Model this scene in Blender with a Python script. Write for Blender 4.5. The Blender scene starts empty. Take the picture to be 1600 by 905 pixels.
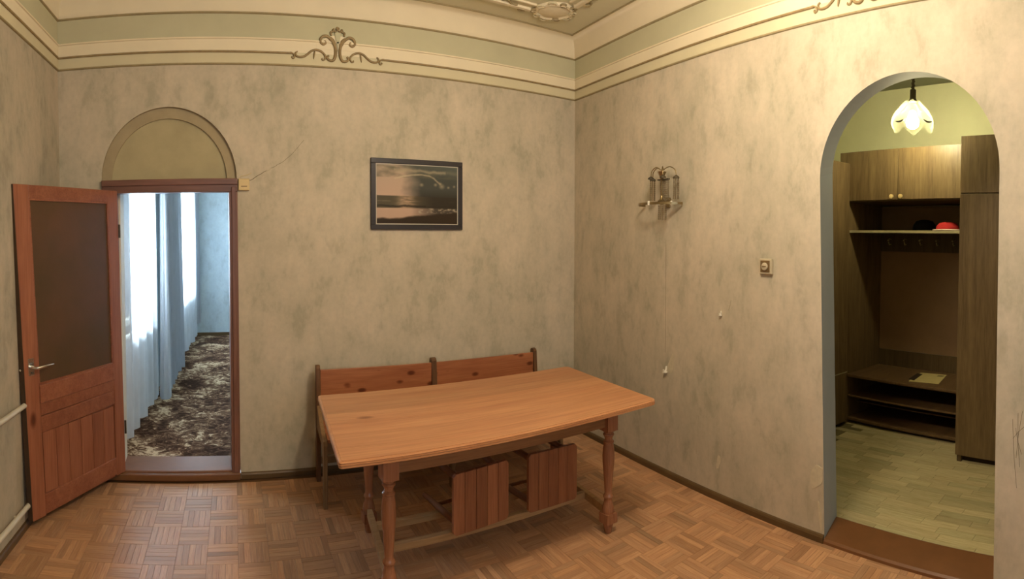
import bpy, bmesh, math, random
from mathutils import Matrix, Vector, noise
random.seed(7)
C = bpy.context.scene.collection
SC = bpy.context.scene
sin, cos, PI = math.sin, math.cos, math.pi

# ------------------------------------------------------------------ camera (cylindrical phone panorama)
PSI, AX, AY = .5565, -.0264, -.0019
F, K, CY = 896.62, .991, 398.92
H = 1.2676 * 1.28
D, R, L, WR, WL = 3.84, 3.012, .898, -.1163, -.0717
cd = bpy.data.cameras.new('camera')
cam = bpy.data.objects.new('camera', cd)
C.objects.link(cam)
SC.camera = cam
cd.type = 'PANO'
cd.panorama_type = 'CENTRAL_CYLINDRICAL'
cd.central_cylindrical_range_u_min = -800 / F
cd.central_cylindrical_range_u_max = 800 / F
cd.central_cylindrical_range_v_min = -(905 - CY) / (F * K)
cd.central_cylindrical_range_v_max = CY / (F * K)
cd.central_cylindrical_radius = 1
cd.clip_start = .05
_A = Matrix(((cos(PSI), -sin(PSI), 0), (sin(PSI), cos(PSI), 0), (0, 0, 1)))
_B = Matrix(((1, 0, 0), (0, cos(AX), sin(AX)), (0, -sin(AX), cos(AX))))
_C = Matrix(((cos(AY), 0, -sin(AY)), (0, 1, 0), (sin(AY), 0, cos(AY))))
_M = _C @ _B @ _A
r_, f_, u_ = _M[0], _M[1], _M[2]
cam.matrix_world = Matrix(((r_[0], u_[0], -f_[0], 0), (r_[1], u_[1], -f_[1], 0), (r_[2], u_[2], -f_[2], H), (0, 0, 0, 1)))

# ------------------------------------------------------------------ world, lights, exposure
SC.view_settings.view_transform = 'Standard'
SC.view_settings.look = 'None'
SC.view_settings.gamma = 1
SC.view_settings.use_curve_mapping = False
SC.view_settings.exposure = 0.08
SC.cycles.use_denoising = True
SC.cycles.max_bounces = 10
SC.cycles.diffuse_bounces = 3
SC.cycles.transparent_max_bounces = 16
SC.cycles.sample_clamp_indirect = 6
w = bpy.data.worlds.new('world')
SC.world = w
w.use_nodes = True
w.node_tree.nodes['Background'].inputs[0].default_value = (.62, .80, 1.0, 1)
w.node_tree.nodes['Background'].inputs[1].default_value = 2.5


def light(name, kind, loc, energy, col, size=.2, rot=(0, 0, 0), sy=None, spread=None):
    ld = bpy.data.lights.new(name, kind)
    ld.energy = energy
    ld.color = col
    if kind == 'AREA':
        ld.size = size
        if sy:
            ld.shape = 'RECTANGLE'
            ld.size_y = sy
        if spread:
            ld.spread = spread
    else:
        ld.shadow_soft_size = size
    o = bpy.data.objects.new(name, ld)
    C.objects.link(o)
    o.location = loc
    o.rotation_euler = rot
    return o


light('ceiling_lamp_light', 'POINT', (1.50, 1.35, 2.84), 92, (1, .855, .68), .18)
light('rear_daylight_fill', 'AREA', (.9, -1.85, 1.75), 7, (.90, .96, 1.0), 1.6, (PI / 2, 0, 0), 1.5)  # soft fill added behind the camera for a window that is not seen
light('window_daylight_near', 'AREA', (-1.0, 5.0, 1.75), 215, (.74, .90, 1.0), 1.05, (0, -PI / 2, 0), 1.0)
light('window_daylight_far', 'AREA', (-.75, 8.05, 1.75), 430, (.74, .90, 1.0), 1.3, (0, -PI / 2, 0), 1.6)


# ------------------------------------------------------------------ colour + material helpers
def S(r, g, b):
    return tuple(((c / 255) / 12.92 if c / 255 <= .04045 else ((c / 255 + .055) / 1.055) ** 2.4) for c in (r, g, b)) + (1,)


class NT:
    def __init__(s, name, rough=.6, spec=.3):
        s.m = bpy.data.materials.new(name)
        s.m.use_nodes = True
        s.t = s.m.node_tree
        s.b = s.t.nodes['Principled BSDF']
        s.b.inputs['Roughness'].default_value = rough
        s.b.inputs['Specular IOR Level'].default_value = spec

    def n(s, kind, **kw):
        nd = s.t.nodes.new(kind)
        for k, v in kw.items():
            if k.startswith('_'):
                setattr(nd, k[1:], v)
            elif isinstance(v, bpy.types.NodeSocket):
                s.t.links.new(v, nd.inputs[k.replace('__', ' ')])
            else:
                nd.inputs[k.replace('__', ' ')].default_value = v
        return nd

    def l(s, a, b):
        s.t.links.new(a, b)

    def coord(s, scale=(1, 1, 1), kind='Object', rot=(0, 0, 0), loc=(0, 0, 0)):
        tc = s.n('ShaderNodeTexCoord')
        mp = s.n('ShaderNodeMapping', Vector=tc.outputs[kind])
        mp.inputs['Scale'].default_value = scale
        mp.inputs['Rotation'].default_value = rot
        mp.inputs['Location'].default_value = loc
        return mp.outputs[0]

    def noise(s, vec, scale, detail=4, rough=.6, dist=0):
        return s.n('ShaderNodeTexNoise', Vector=vec, Scale=scale, Detail=detail, Roughness=rough, Distortion=dist).outputs['Fac']

    def ramp(s, fac, stops):
        nd = s.n('ShaderNodeValToRGB', Fac=fac)
        e = nd.color_ramp.elements
        while len(e) < len(stops):
            e.new(.5)
        for i, (p, c) in enumerate(stops):
            e[i].position = p
            e[i].color = c
        return nd.outputs[0]

    def mix(s, fac, a, b, mode='MIX'):
        nd = s.n('ShaderNodeMixRGB', _blend_type=mode)
        for k, v in (('Fac', fac), ('Color1', a), ('Color2', b)):
            if isinstance(v, bpy.types.NodeSocket):
                s.l(v, nd.inputs[k])
            else:
                nd.inputs[k].default_value = v
        return nd.outputs[0]

    def bump(s, h, strength=.2, dist=.01):
        nd = s.n('ShaderNodeBump', Height=h, Strength=strength, Distance=dist)
        s.l(nd.outputs[0], s.b.inputs['Normal'])

    def col(s, c):
        if isinstance(c, bpy.types.NodeSocket):
            s.l(c, s.b.inputs['Base Color'])
        else:
            s.b.inputs['Base Color'].default_value = c
        return s.m


def plain(name, c, rough=.6, spec=.3, metal=0, var=.12, scale=14, bump=.05):
    t = NT(name, rough, spec)
    t.b.inputs['Metallic'].default_value = metal
    v = t.coord()
    nz = t.noise(v, scale, 5)
    lo = tuple(x * (1 - var) for x in c[:3]) + (1,)
    hi = tuple(min(1, x * (1 + var)) for x in c[:3]) + (1,)
    if bump:
        t.bump(t.noise(v, scale * 8, 3), bump, .004)
    return t.col(t.ramp(nz, [(.3, lo), (.7, hi)]))


def wood(name, light_, dark, axis=0, rough=.45, spec=.35, knots=0., grain=1., kscale=4., randomise=.12, fig=1.):
    """pine / veneer with the grain along one object axis; optional knots"""
    t = NT(name, rough, spec)
    sc = [7 * grain] * 3
    sc[axis] = .55 * grain
    oi = t.n('ShaderNodeObjectInfo')
    tc = t.n('ShaderNodeTexCoord')
    off = t.n('ShaderNodeVectorMath', _operation='MULTIPLY_ADD')
    comb = t.n('ShaderNodeCombineXYZ', X=oi.outputs['Random'], Y=oi.outputs['Random'], Z=oi.outputs['Random'])
    t.l(comb.outputs[0], off.inputs[0])
    off.inputs[1].default_value = (3, 5, 7)
    t.l(tc.outputs['Object'], off.inputs[2])
    mp = t.n('ShaderNodeMapping', Vector=off.outputs[0])
    mp.inputs['Scale'].default_value = sc
    v = mp.outputs[0]
    big = t.noise(v, 1.3, 3, .55, .6 * fig)
    wv = t.n('ShaderNodeTexNoise', Vector=v, Scale=5, Detail=6, Roughness=.7).outputs['Fac']
    sc2 = [90 * grain] * 3
    sc2[axis] = 3 * grain
    mp2 = t.n('ShaderNodeMapping', Vector=off.outputs[0])
    mp2.inputs['Scale'].default_value = sc2
    fine = t.noise(mp2.outputs[0], 1.5, 3, .6)
    mid = tuple((a + b) / 2 for a, b in zip(light_, dark))
    c = t.ramp(big, [(.30, dark), (.5, mid), (.68, light_)])
    c = t.mix(.45, c, t.ramp(wv, [(.35, dark), (.62, light_)]))
    c = t.mix(.55, c, t.ramp(fine, [(.32, (.62, .58, .52, 1)), (.6, (1, 1, 1, 1))]), 'MULTIPLY')
    if knots:
        sk = [1.0] * 3
        sk[axis] = .55
        mp3 = t.n('ShaderNodeMapping', Vector=off.outputs[0])
        mp3.inputs['Scale'].default_value = sk
        vo = t.n('ShaderNodeTexVoronoi', Vector=mp3.outputs[0], Scale=kscale)
        kn = t.ramp(vo.outputs['Distance'], [(.0, (.16, .08, .04, 1)), (.09 * knots, (.30, .16, .09, 1)), (.16 * knots, (1, 1, 1, 1))])
        c = t.mix(.9, c, kn, 'MULTIPLY')
    rr = t.ramp(oi.outputs['Random'], [(0, (1 - randomise,) * 3 + (1,)), (1, (1, 1, 1, 1))])
    c = t.mix(1, c, rr, 'MULTIPLY')
    t.bump(fine, .08, .002)
    return t.col(c)


M = {}
# wallpaper: mottled stone print, slightly greyer and darker blotches
def wallpaper(name, a, b, c_, seed):
    t = NT(name, .75, .25)
    v = t.coord((1, 1, .55), loc=(seed, seed, seed))
    big = t.noise(v, 2.6, 5, .62, .1)
    mid = t.noise(v, 9, 4, .62, .1)
    fin = t.noise(t.coord(loc=(seed, 1, 2)), 30, 3, .6)
    c = t.ramp(big, [(.36, a), (.50, b), (.62, c_)])
    c = t.mix(.5, c, t.ramp(mid, [(.38, a), (.47, b), (.62, c_)]))
    bl = t.noise(v, 9, 4, .65, .1)
    c = t.mix(.28, c, t.ramp(bl, [(.30, (.72, .70, .64, 1)), (.42, (1, 1, 1, 1)), (.60, (1, 1, 1, 1)), (.72, (1.0, .93, .88, 1))]), 'MULTIPLY')
    c = t.mix(.32, c, t.ramp(fin, [(.3, (.80, .79, .77, 1)), (.6, (1, 1, 1, 1))]), 'MULTIPLY')
    t.bump(fin, .12, .003)
    return t.col(c)


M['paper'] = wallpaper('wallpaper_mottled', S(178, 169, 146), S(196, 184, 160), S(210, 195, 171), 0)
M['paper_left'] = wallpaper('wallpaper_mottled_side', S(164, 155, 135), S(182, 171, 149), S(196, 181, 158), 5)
M['paper_far'] = wallpaper('wallpaper_pale_blue', S(184, 198, 206), S(198, 212, 220), S(208, 222, 228), 9)
M['plaster_niche'] = plain('niche_plaster', S(176, 164, 128), .8, .2, var=.1, scale=5)
M['plaster_band'] = plain('niche_band_plaster', S(170, 154, 122), .8, .2, var=.1, scale=6)
M['reveal'] = plain('arch_reveal_paint', S(172, 172, 162), .7, .25, var=.06, scale=3)
M['green'] = plain('cornice_green_paint', S(200, 194, 160), .75, .2, var=.05, scale=3)
M['cream'] = plain('cornice_cream_paint', S(236, 222, 190), .7, .2, var=.04, scale=3)
M['bandpaint'] = plain('cornice_band_paint', S(214, 203, 168), .75, .2, var=.05, scale=3)
M['bronze'] = plain('bronze_paint', S(152, 130, 90), .5, .4, var=.2, scale=20)
M['bronze_soft'] = plain('bronze_line_paint', S(164, 148, 110), .6, .3, var=.12, scale=20)
M['ceiling'] = plain('ceiling_green_paint', S(224, 216, 184), .8, .2, var=.04, scale=2)
M['hallwall'] = plain('hall_wall_paint', S(218, 216, 176), .8, .2, var=.04, scale=3)
M['hallceil'] = plain('hall_ceiling_shaded_paint', S(120, 120, 96), .85, .2, var=.06, scale=3)  # pale ceiling darkened, the shade above the lamp put into its colour
M['rough'] = plain('bare_plaster', S(204, 192, 164), .9, .1, var=.1, scale=30, bump=.2)
M['crack'] = plain('crack_dark', S(96, 82, 62), .9, .1, var=.2, scale=30)  # dark tone of the crack, seam and pencil marks
M['baseboard'] = plain('baseboard_brown_paint', S(98, 74, 44), .42, .4, var=.12, scale=8)
M['sill'] = plain('sill_gloss_brown_paint', S(132, 88, 60), .42, .4, var=.1, scale=8)
M['step'] = plain('step_red_brown_paint', S(120, 78, 44), .38, .45, var=.1, scale=8)
M['door_v'] = wood('door_pine_upright', S(170, 108, 78), S(138, 80, 56), 2, .42, .4, 0.7, .8, 3.2)
M['door_h'] = wood('door_pine_level', S(168, 106, 76), S(134, 76, 54), 0, .42, .4, .5, .8, 3.2)
M['door_edge'] = plain('door_edge_dark', S(86, 66, 48), .6, .3)
M['frame_wood'] = wood('door_frame_wood', S(144, 98, 78), S(112, 74, 58), 2, .38, .45, 0, .8)
M['frame_wood_h'] = wood('door_frame_wood_level', S(144, 98, 80), S(110, 74, 60), 0, .38, .45, 0, .8)
t = NT('door_pane_brown', .38, .3)
v = t.coord((1, 1, 1))
c = t.ramp(t.noise(v, 2.2, 4), [(.3, S(78, 62, 38)), (.7, S(98, 70, 50))])
t.bump(t.noise(v, 160, 2), .25, .002)
M['pane_brown'] = t.col(c)
M['table'] = wood('table_pine', S(206, 150, 104), S(184, 122, 82), 0, .42, .4, .6, .7, 2.6, .20)
M['table_edge'] = wood('table_edge_pine', S(206, 148, 100), S(180, 118, 78), 0, .3, .5, 0, .8)
M['table_leg'] = wood('table_leg_wood', S(176, 120, 84), S(148, 94, 64), 2, .25, .55, 0, .8)
M['apron'] = wood('table_apron_wood', S(160, 116, 74), S(134, 92, 56), 0, .45, .35, 0, .8)
M['rail_wood'] = wood('foot_rail_wood', S(198, 160, 112), S(168, 130, 86), 0, .5, .3, 0, .8)
M['bench'] = wood('bench_pine', S(184, 120, 80), S(154, 90, 58), 0, .38, .4, 1.7, .9, 13, .08)
M['bench_post'] = wood('bench_post_wood', S(122, 86, 56), S(92, 62, 40), 2, .5, .3, 0, .9)
M['bench_side'] = wood('bench_side_wood', S(158, 126, 88), S(124, 94, 62), 2, .5, .3, 0, .9)
M['stool'] = wood('stool_pine', S(184, 122, 82), S(146, 88, 56), 2, .45, .35, .3, 1.1, 6, .25)
M['stool_leg'] = wood('stool_leg_wood', S(150, 100, 66), S(118, 76, 48), 1, .5, .3, 0, 1)
M['veneer'] = wood('wardrobe_veneer', S(136, 114, 78), S(96, 78, 52), 2, .42, .4, 0, 1.6, randomise=.06, fig=2)
M['veneer_dark'] = wood('wardrobe_veneer_dark', S(108, 90, 60), S(80, 64, 42), 2, .45, .35, 0, 1.6, randomise=.06)
M['veneer_h'] = wood('wardrobe_shelf_veneer', S(128, 100, 66), S(96, 74, 48), 1, .4, .4, 0, 1.6, randomise=.06)
M['backpanel'] = plain('hardboard_back', S(140, 112, 80), .6, .3, var=.08, scale=6)
M['shelf_edge'] = plain('pale_shelf_edge', S(176, 166, 128), .5, .35)
M['chrome'] = plain('chrome', (.75, .75, .72, 1), .22, .5, metal=1, var=.05, bump=0)
M['brass'] = plain('brass_aged', S(150, 132, 96), .3, .5, metal=.9, var=.15, bump=0)
M['dark_metal'] = plain('dark_bronze_metal', S(84, 76, 60), .45, .4, metal=.5, bump=0)
M['pipe'] = plain('pipe_white_enamel', S(212, 202, 180), .35, .5, var=.05, scale=6)
M['ivory'] = plain('ivory_plastic', S(214, 188, 132), .4, .4, var=.04, bump=0)
M['switch_brown'] = plain('brown_plastic', S(112, 88, 54), .4, .4, var=.05, bump=0)
M['switch_pale'] = plain('pale_grey_plastic', S(190, 176, 146), .4, .4, var=.04, bump=0)
M['white_plastic'] = plain('white_plastic', S(226, 218, 198), .4, .4, var=.04, bump=0)
M['black_frame'] = plain('black_frame_paint', S(52, 48, 50), .35, .4, var=.1, bump=0)
M['mat_line'] = plain('picture_white_line', S(200, 190, 172), .6, .3, var=.04, bump=0)
M['red_felt'] = plain('red_cloth', S(190, 52, 50), .85, .15, var=.1)
M['white_cloth'] = plain('white_trim_cloth', S(220, 200, 180), .85, .15, var=.05)
M['black_cloth'] = plain('black_cloth', S(28, 26, 24), .9, .1, var=.1)
M['paper_yellow'] = plain('yellowed_paper', S(206, 188, 124), .7, .2, var=.05)
M['print_dark'] = plain('dark_print', S(58, 46, 34), .7, .2, var=.1)
M['subfloor'] = plain('subfloor_joint', S(104, 74, 46), .8, .2)
M['hallsub'] = plain('hall_floor_joint', S(120, 108, 74), .8, .2)


def tinted(name, a, b, rough, spec, tint='tint', coat=0):
    """board material: grain along UV u, tone from the mesh's colour attribute"""
    t = NT(name, rough, spec)
    v = t.coord((3, 45, 1), 'UV')
    n1 = t.noise(v, 2.0, 5, .65, .4)
    v2 = t.coord((8, 220, 1), 'UV')
    n2 = t.noise(v2, 1.5, 3, .6)
    c = t.ramp(n1, [(.3, b), (.68, a)])
    c = t.mix(.5, c, t.ramp(n2, [(.3, (.70, .66, .60, 1)), (.62, (1, 1, 1, 1))]), 'MULTIPLY')
    at = t.n('ShaderNodeAttribute')
    at.attribute_name = tint
    c = t.mix(1, c, at.outputs['Color'], 'MULTIPLY')
    t.b.inputs['Coat Weight'].default_value = coat
    t.b.inputs['Coat Roughness'].default_value = .22
    t.bump(n2, .08, .001)
    return t.col(c)


M['parquet'] = tinted('parquet_oak', S(216, 168, 126), S(186, 134, 96), .36, .45)
M['hallboard'] = tinted('hall_laminate', S(214, 202, 158), S(184, 168, 122), .5, .35)

# carpet: large leafy cream and brown figures on near-black brown
t = NT('carpet_floral', .95, .05)
v = t.coord((1, 1, 1))
n1 = t.noise(v, 2.6, 3, .5, .8)
n2 = t.noise(v, 11, 5, .75, 1.5)
n3 = t.noise(v, 50, 2, .6)
mth = t.n('ShaderNodeMath', _operation='MULTIPLY_ADD')
t.l(n1, mth.inputs[0]); mth.inputs[1].default_value = .75; t.l(n2, mth.inputs[2])
c = t.ramp(mth.outputs[0], [(.76, S(64, 44, 34)), (.87, S(104, 76, 58)), (.95, S(150, 120, 94)), (1.0, S(218, 192, 160))])
c = t.mix(.5, c, t.ramp(n3, [(.35, (.55, .55, .55, 1)), (.6, (1, 1, 1, 1))]), 'MULTIPLY')
t.bump(n3, .5, .01)
M['carpet'] = t.col(c)


def attr_mat(name, rough=.3):
    t = NT(name, rough, .3)
    at = t.n('ShaderNodeAttribute')
    at.attribute_name = 'tint'
    return t.col(at.outputs['Color'])


M['print'] = attr_mat('seascape_print', .3)

# sheer curtain
def sheer(name, c, opac):
    m = bpy.data.materials.new(name)
    m.use_nodes = True
    t = m.node_tree
    t.nodes.remove(t.nodes['Principled BSDF'])
    out = t.nodes['Material Output']
    tr = t.nodes.new('ShaderNodeBsdfTranslucent'); tr.inputs[0].default_value = c
    df = t.nodes.new('ShaderNodeBsdfDiffuse'); df.inputs[0].default_value = c
    tp = t.nodes.new('ShaderNodeBsdfTransparent')
    tc = t.nodes.new('ShaderNodeTexCoord')
    nz = t.nodes.new('ShaderNodeTexNoise'); nz.inputs['Scale'].default_value = 9
    t.links.new(tc.outputs['Object'], nz.inputs['Vector'])
    mr = t.nodes.new('ShaderNodeMapRange'); mr.inputs['To Min'].default_value = opac - .08; mr.inputs['To Max'].default_value = opac + .08
    t.links.new(nz.outputs['Fac'], mr.inputs['Value'])
    m1 = t.nodes.new('ShaderNodeMixShader'); m1.inputs[0].default_value = .5
    m2 = t.nodes.new('ShaderNodeMixShader')
    t.links.new(tr.outputs[0], m1.inputs[1]); t.links.new(df.outputs[0], m1.inputs[2])
    t.links.new(mr.outputs[0], m2.inputs[0]); t.links.new(tp.outputs[0], m2.inputs[1]); t.links.new(m1.outputs[0], m2.inputs[2])
    t.links.new(m2.outputs[0], out.inputs[0])
    return m


M['sheer'] = sheer('sheer_white_voile', (.86, .88, .92, 1), .78)
M['drape'] = sheer('sheer_unlit_grey', (.60, .63, .69, 1), .95)  # same sheer curtain where no window backlights it, that shade put into its colour
M['petal'] = sheer('pressed_glass_petal', (.90, .90, .62, 1), .20)
_t = M['petal'].node_tree
_lw = _t.nodes.new('ShaderNodeLayerWeight'); _lw.inputs[0].default_value = .35
_mr = [x for x in _t.nodes if x.type == 'MAP_RANGE'][0]
_nz = [x for x in _t.nodes if x.type == 'TEX_NOISE'][0]; _nz.inputs['Scale'].default_value = 60
_ml = _t.nodes.new('ShaderNodeMath'); _ml.operation = 'MULTIPLY'
_t.links.new(_lw.outputs['Facing'], _ml.inputs[0]); _t.links.new(_nz.outputs['Fac'], _ml.inputs[1]); _t.links.new(_ml.outputs[0], _mr.inputs['Value'])
_mr.inputs['To Min'].default_value = .025; _mr.inputs['To Max'].default_value = .22
M['strand'] = sheer('smoky_bead_strand', (.34, .27, .17, 1), .8)


def glass(name, tint, mixf):
    m = bpy.data.materials.new(name)
    m.use_nodes = True
    t = m.node_tree
    t.nodes.remove(t.nodes['Principled BSDF'])
    tp = t.nodes.new('ShaderNodeBsdfTransparent'); tp.inputs[0].default_value = tint
    gl = t.nodes.new('ShaderNodeBsdfGlossy'); gl.inputs['Roughness'].default_value = .05
    nz = t.nodes.new('ShaderNodeLayerWeight'); nz.inputs[0].default_value = mixf
    mx = t.nodes.new('ShaderNodeMixShader')
    t.links.new(nz.outputs['Fresnel'], mx.inputs[0]); t.links.new(tp.outputs[0], mx.inputs[1]); t.links.new(gl.outputs[0], mx.inputs[2])
    t.links.new(mx.outputs[0], t.nodes['Material Output'].inputs[0])
    return m


M['glass'] = glass('window_glass', (.94, .97, 1, 1), .2)
m = bpy.data.materials.new('lit_bulb')
m.use_nodes = True
pb = m.node_tree.nodes['Principled BSDF']
pb.inputs['Emission Color'].default_value = (1, .89, .54, 1)
pb.inputs['Emission Strength'].default_value = 270
M['bulb'] = m


# ------------------------------------------------------------------ mesh helpers
class MB:
    def __init__(s, xf=None):
        s.v, s.f, s.uv, s.tint = [], [], None, None
        s.xf = xf

    def add(s, vs, fs):
        b = len(s.v)
        for p in vs:
            p = Vector(p)
            s.v.append(s.xf(p) if s.xf else p)
        s.f += [tuple(b + i for i in f) for f in fs]
        return s

    def box(s, x0, x1, y0, y1, z0, z1):
        return s.hexa([(x0, y0, z0), (x1, y0, z0), (x1, y1, z0), (x0, y1, z0), (x0, y0, z1), (x1, y0, z1), (x1, y1, z1), (x0, y1, z1)])

    def hexa(s, p):
        return s.add(p, [(0, 3, 2, 1), (4, 5, 6, 7), (0, 1, 5, 4), (1, 2, 6, 5), (2, 3, 7, 6), (3, 0, 4, 7)])

    def tube(s, pts, rad, n=8, caps=True):
        pts = [Vector(p) for p in pts]
        if not isinstance(rad, (list, tuple)):
            rad = [rad] * len(pts)
        vs, fs = [], []
        up = None
        for i, p in enumerate(pts):
            d = (pts[min(i + 1, len(pts) - 1)] - pts[max(i - 1, 0)]).normalized()
            if up is None:
                up = Vector((0, 0, 1)) if abs(d.z) < .9 else Vector((1, 0, 0))
            a = d.cross(up)
            if a.length < 1e-4:
                a = d.orthogonal()
            a.normalize()
            b = a.cross(d).normalized()
            up = b
            for k in range(n):
                t_ = 2 * PI * k / n
                vs.append(p + (a * cos(t_) + b * sin(t_)) * rad[i])
        for i in range(len(pts) - 1):
            for k in range(n):
                fs.append((i * n + k, i * n + (k + 1) % n, (i + 1) * n + (k + 1) % n, (i + 1) * n + k))
        if caps:
            fs.append(tuple(range(n))[::-1])
            fs.append(tuple((len(pts) - 1) * n + k for k in range(n)))
        return s.add(vs, fs)

    def lathe(s, prof, c=(0, 0, 0), n=24, caps=True, lobes=0, amp=0):
        vs, fs = [], []
        for r, z in prof:
            for k in range(n):
                a = 2 * PI * k / n
                rr = r * (1 + amp * cos(lobes * a)) if lobes else r
                vs.append((c[0] + rr * cos(a), c[1] + rr * sin(a), c[2] + z))
        for i in range(len(prof) - 1):
            for k in range(n):
                fs.append((i * n + k, i * n + (k + 1) % n, (i + 1) * n + (k + 1) % n, (i + 1) * n + k))
        if caps:
            fs.append(tuple(range(n))[::-1])
            fs.append(tuple((len(prof) - 1) * n + k for k in range(n)))
        return s.add(vs, fs)

    def prism(s, poly, fn0, fn1):
        """poly: 2d points; fn0/fn1 map a 2d point to the two end faces"""
        n = len(poly)
        vs = [fn0(*p) for p in poly] + [fn1(*p) for p in poly]
        fs = [tuple(range(n))[::-1], tuple(range(n, 2 * n))] + [(i, (i + 1) % n, n + (i + 1) % n, n + i) for i in range(n)]
        return s.add(vs, fs)

    def build(s, name, mat, parent=None, bevel=0, smooth=None, loc=None, seg=2, colors=None):
        me = bpy.data.meshes.new(name)
        o = bpy.data.objects.new(name, me)
        C.objects.link(o)
        inv = Matrix.Identity(4)
        if parent is not None:
            o.parent = parent
            inv = WM[parent].inverted()
            WM[o] = WM[parent]
        else:
            if loc is None:
                loc = (0, 0, 0)
            o.location = loc
            WM[o] = Matrix.Translation(loc)
            inv = WM[o].inverted()
        me.from_pydata([inv @ p for p in s.v], [], s.f)
        me.validate()
        bm = bmesh.new()
        bm.from_mesh(me)
        bmesh.ops.recalc_face_normals(bm, faces=bm.faces)
        bm.to_mesh(me)
        bm.free()
        me.materials.append(M[mat] if isinstance(mat, str) else mat)
        if smooth is not None:
            me.polygons.foreach_set('use_smooth', [True] * len(me.polygons))
            try:
                me.set_sharp_from_angle(angle=math.radians(smooth))
            except Exception:
                pass
        if bevel:
            bv = o.modifiers.new('bevel', 'BEVEL')
            bv.width = bevel
            bv.segments = seg
            bv.limit_method = 'ANGLE'
            bv.angle_limit = math.radians(35)
        return o


WM = {}


def thing(name, label=None, cat=None, loc=(0, 0, 0), rz=0, group=None, kind=None):
    o = bpy.data.objects.new(name, None)
    o.empty_display_size = .1
    C.objects.link(o)
    o.location = loc
    o.rotation_euler = (0, 0, rz)
    WM[o] = Matrix.Translation(loc) @ Matrix.Rotation(rz, 4, 'Z')
    return tag(o, label, cat, group, kind)


def tag(o, label=None, cat=None, group=None, kind=None):
    for k, v_ in (('label', label), ('category', cat), ('group', group), ('kind', kind)):
        if v_:
            o[k] = v_
    return o


def struct(o, label=None):
    o['kind'] = 'structure'
    if label:
        o['label'] = label
    return o


def spline(pts, n=6):
    """Catmull-Rom through 2d or 3d points"""
    P_ = [Vector(p) for p in pts]
    P_ = [P_[0] * 2 - P_[1]] + P_ + [P_[-1] * 2 - P_[-2]]
    out = []
    for i in range(1, len(P_) - 2):
        a, b, c_, d = P_[i - 1:i + 3]
        for k in range(n):
            t_ = k / n
            out.append(.5 * ((2 * b) + (c_ - a) * t_ + (2 * a - 5 * b + 4 * c_ - d) * t_ * t_ + (3 * b - a - 3 * c_ + d) * t_ ** 3))
    out.append(P_[-2])
    return out


# wall frames: u runs along the wall, d goes out of the room behind the wall face
def PB(u, z, d=0): return Vector((u, D + d, z))
def PR(u, z, d=0):
    nrm = Vector((1, WR, 0)).normalized()
    return Vector((R + WR * (D - u), u, z)) + nrm * d
def PL(u, z, d=0):
    nrm = Vector((-1, -WL, 0)).normalized()
    return Vector((-L + WL * (D - u), u, z)) + nrm * d


YF = -1.9        # rear wall of the room, behind the camera
ZC = 3.32        # ceiling


def arch_wall(mb, Pf, u0, u1, z0, z1, ha, hb, ha0, hb0, zs, b, th, n=36, back=None):
    """wall slab with a round-headed opening; ha..hb at the springing, ha0..hb0 at the floor"""
    paths = []
    for d in (0, th):
        if d and back:
            ha, hb, ha0, hb0, zs, b = back
        cu, a = (ha + hb) / 2, (hb - ha) / 2
        arc = [(cu - a * cos(PI * k / n), zs + b * sin(PI * k / n)) for k in range(n + 1)]
        paths.append([(ha0, z0)] + arc + [(hb0, z0)])
        def q(*p): mb.add([Pf(x, z, d) for x, z in p], [tuple(range(len(p)))])
        q((u0, z0), (ha0, z0), (ha, zs), (u0, zs))
        q((u0, zs), (ha, zs), (ha, z1), (u0, z1))
        q((hb0, z0), (u1, z0), (u1, zs), (hb, zs))
        q((hb, zs), (u1, zs), (u1, z1), (hb, z1))
        for k in range(n):
            q(arc[k], arc[k + 1], (arc[k + 1][0], z1), (arc[k][0], z1))
    for p, q2 in (((u0, z0), (u0, z1)), ((u1, z0), (u1, z1)), ((u0, z1), (u1, z1))):
        mb.add([Pf(*p, 0), Pf(*q2, 0), Pf(*q2, th), Pf(*p, th)], [(0, 1, 2, 3)])
    return paths


def reveal(mb, Pf, paths, d0, d1):
    A_, B_ = paths
    for p, q2, p3, q3 in zip(A_, A_[1:], B_, B_[1:]):
        mb.add([Pf(*p, d0), Pf(*q2, d0), Pf(*q3, d1), Pf(*p3, d1)], [(0, 1, 2, 3)])


# ------------------------------------------------------------------ the room shell
mb = MB()
pathB = arch_wall(mb, PB, -1.6, 3.6, 0, 3.5, -.607, .300, -.607, .306, 2.045, .487, .27)
wall_back = struct(mb.build('wall_back', 'paper'))
mb = MB(); reveal(mb, PB, [p_[1:-1] for p_ in pathB], 0, .27)
mb.build('arch_reveal', 'plaster_band', wall_back)
# blind arch over the door: outer band and deeper inner panel
def ell(cu, a, b, zs, n=36): return [(cu - a * cos(PI * k / n), zs + b * sin(PI * k / n)) for k in range(n + 1)]
ou, inn = ell(-.1535, .4535, .487, 2.045), ell(-.152, .388, .413, 2.045)
mb = MB()
for k in range(36):
    mb.add([PB(*ou[k], .022), PB(*ou[k + 1], .022), PB(*inn[k + 1], .022), PB(*inn[k], .022)], [(0, 1, 2, 3)])
    mb.add([PB(*inn[k], .022), PB(*inn[k + 1], .022), PB(*inn[k + 1], .036), PB(*inn[k], .036)], [(0, 1, 2, 3)])
mb.build('niche_band', 'plaster_band', wall_back)
mb = MB()
mb.prism([(p[0], p[1]) for p in inn], lambda x, z: PB(x, z, .036), lambda x, z: PB(x, z, .2))
mb.build('niche_panel', 'plaster_niche', wall_back)
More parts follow.
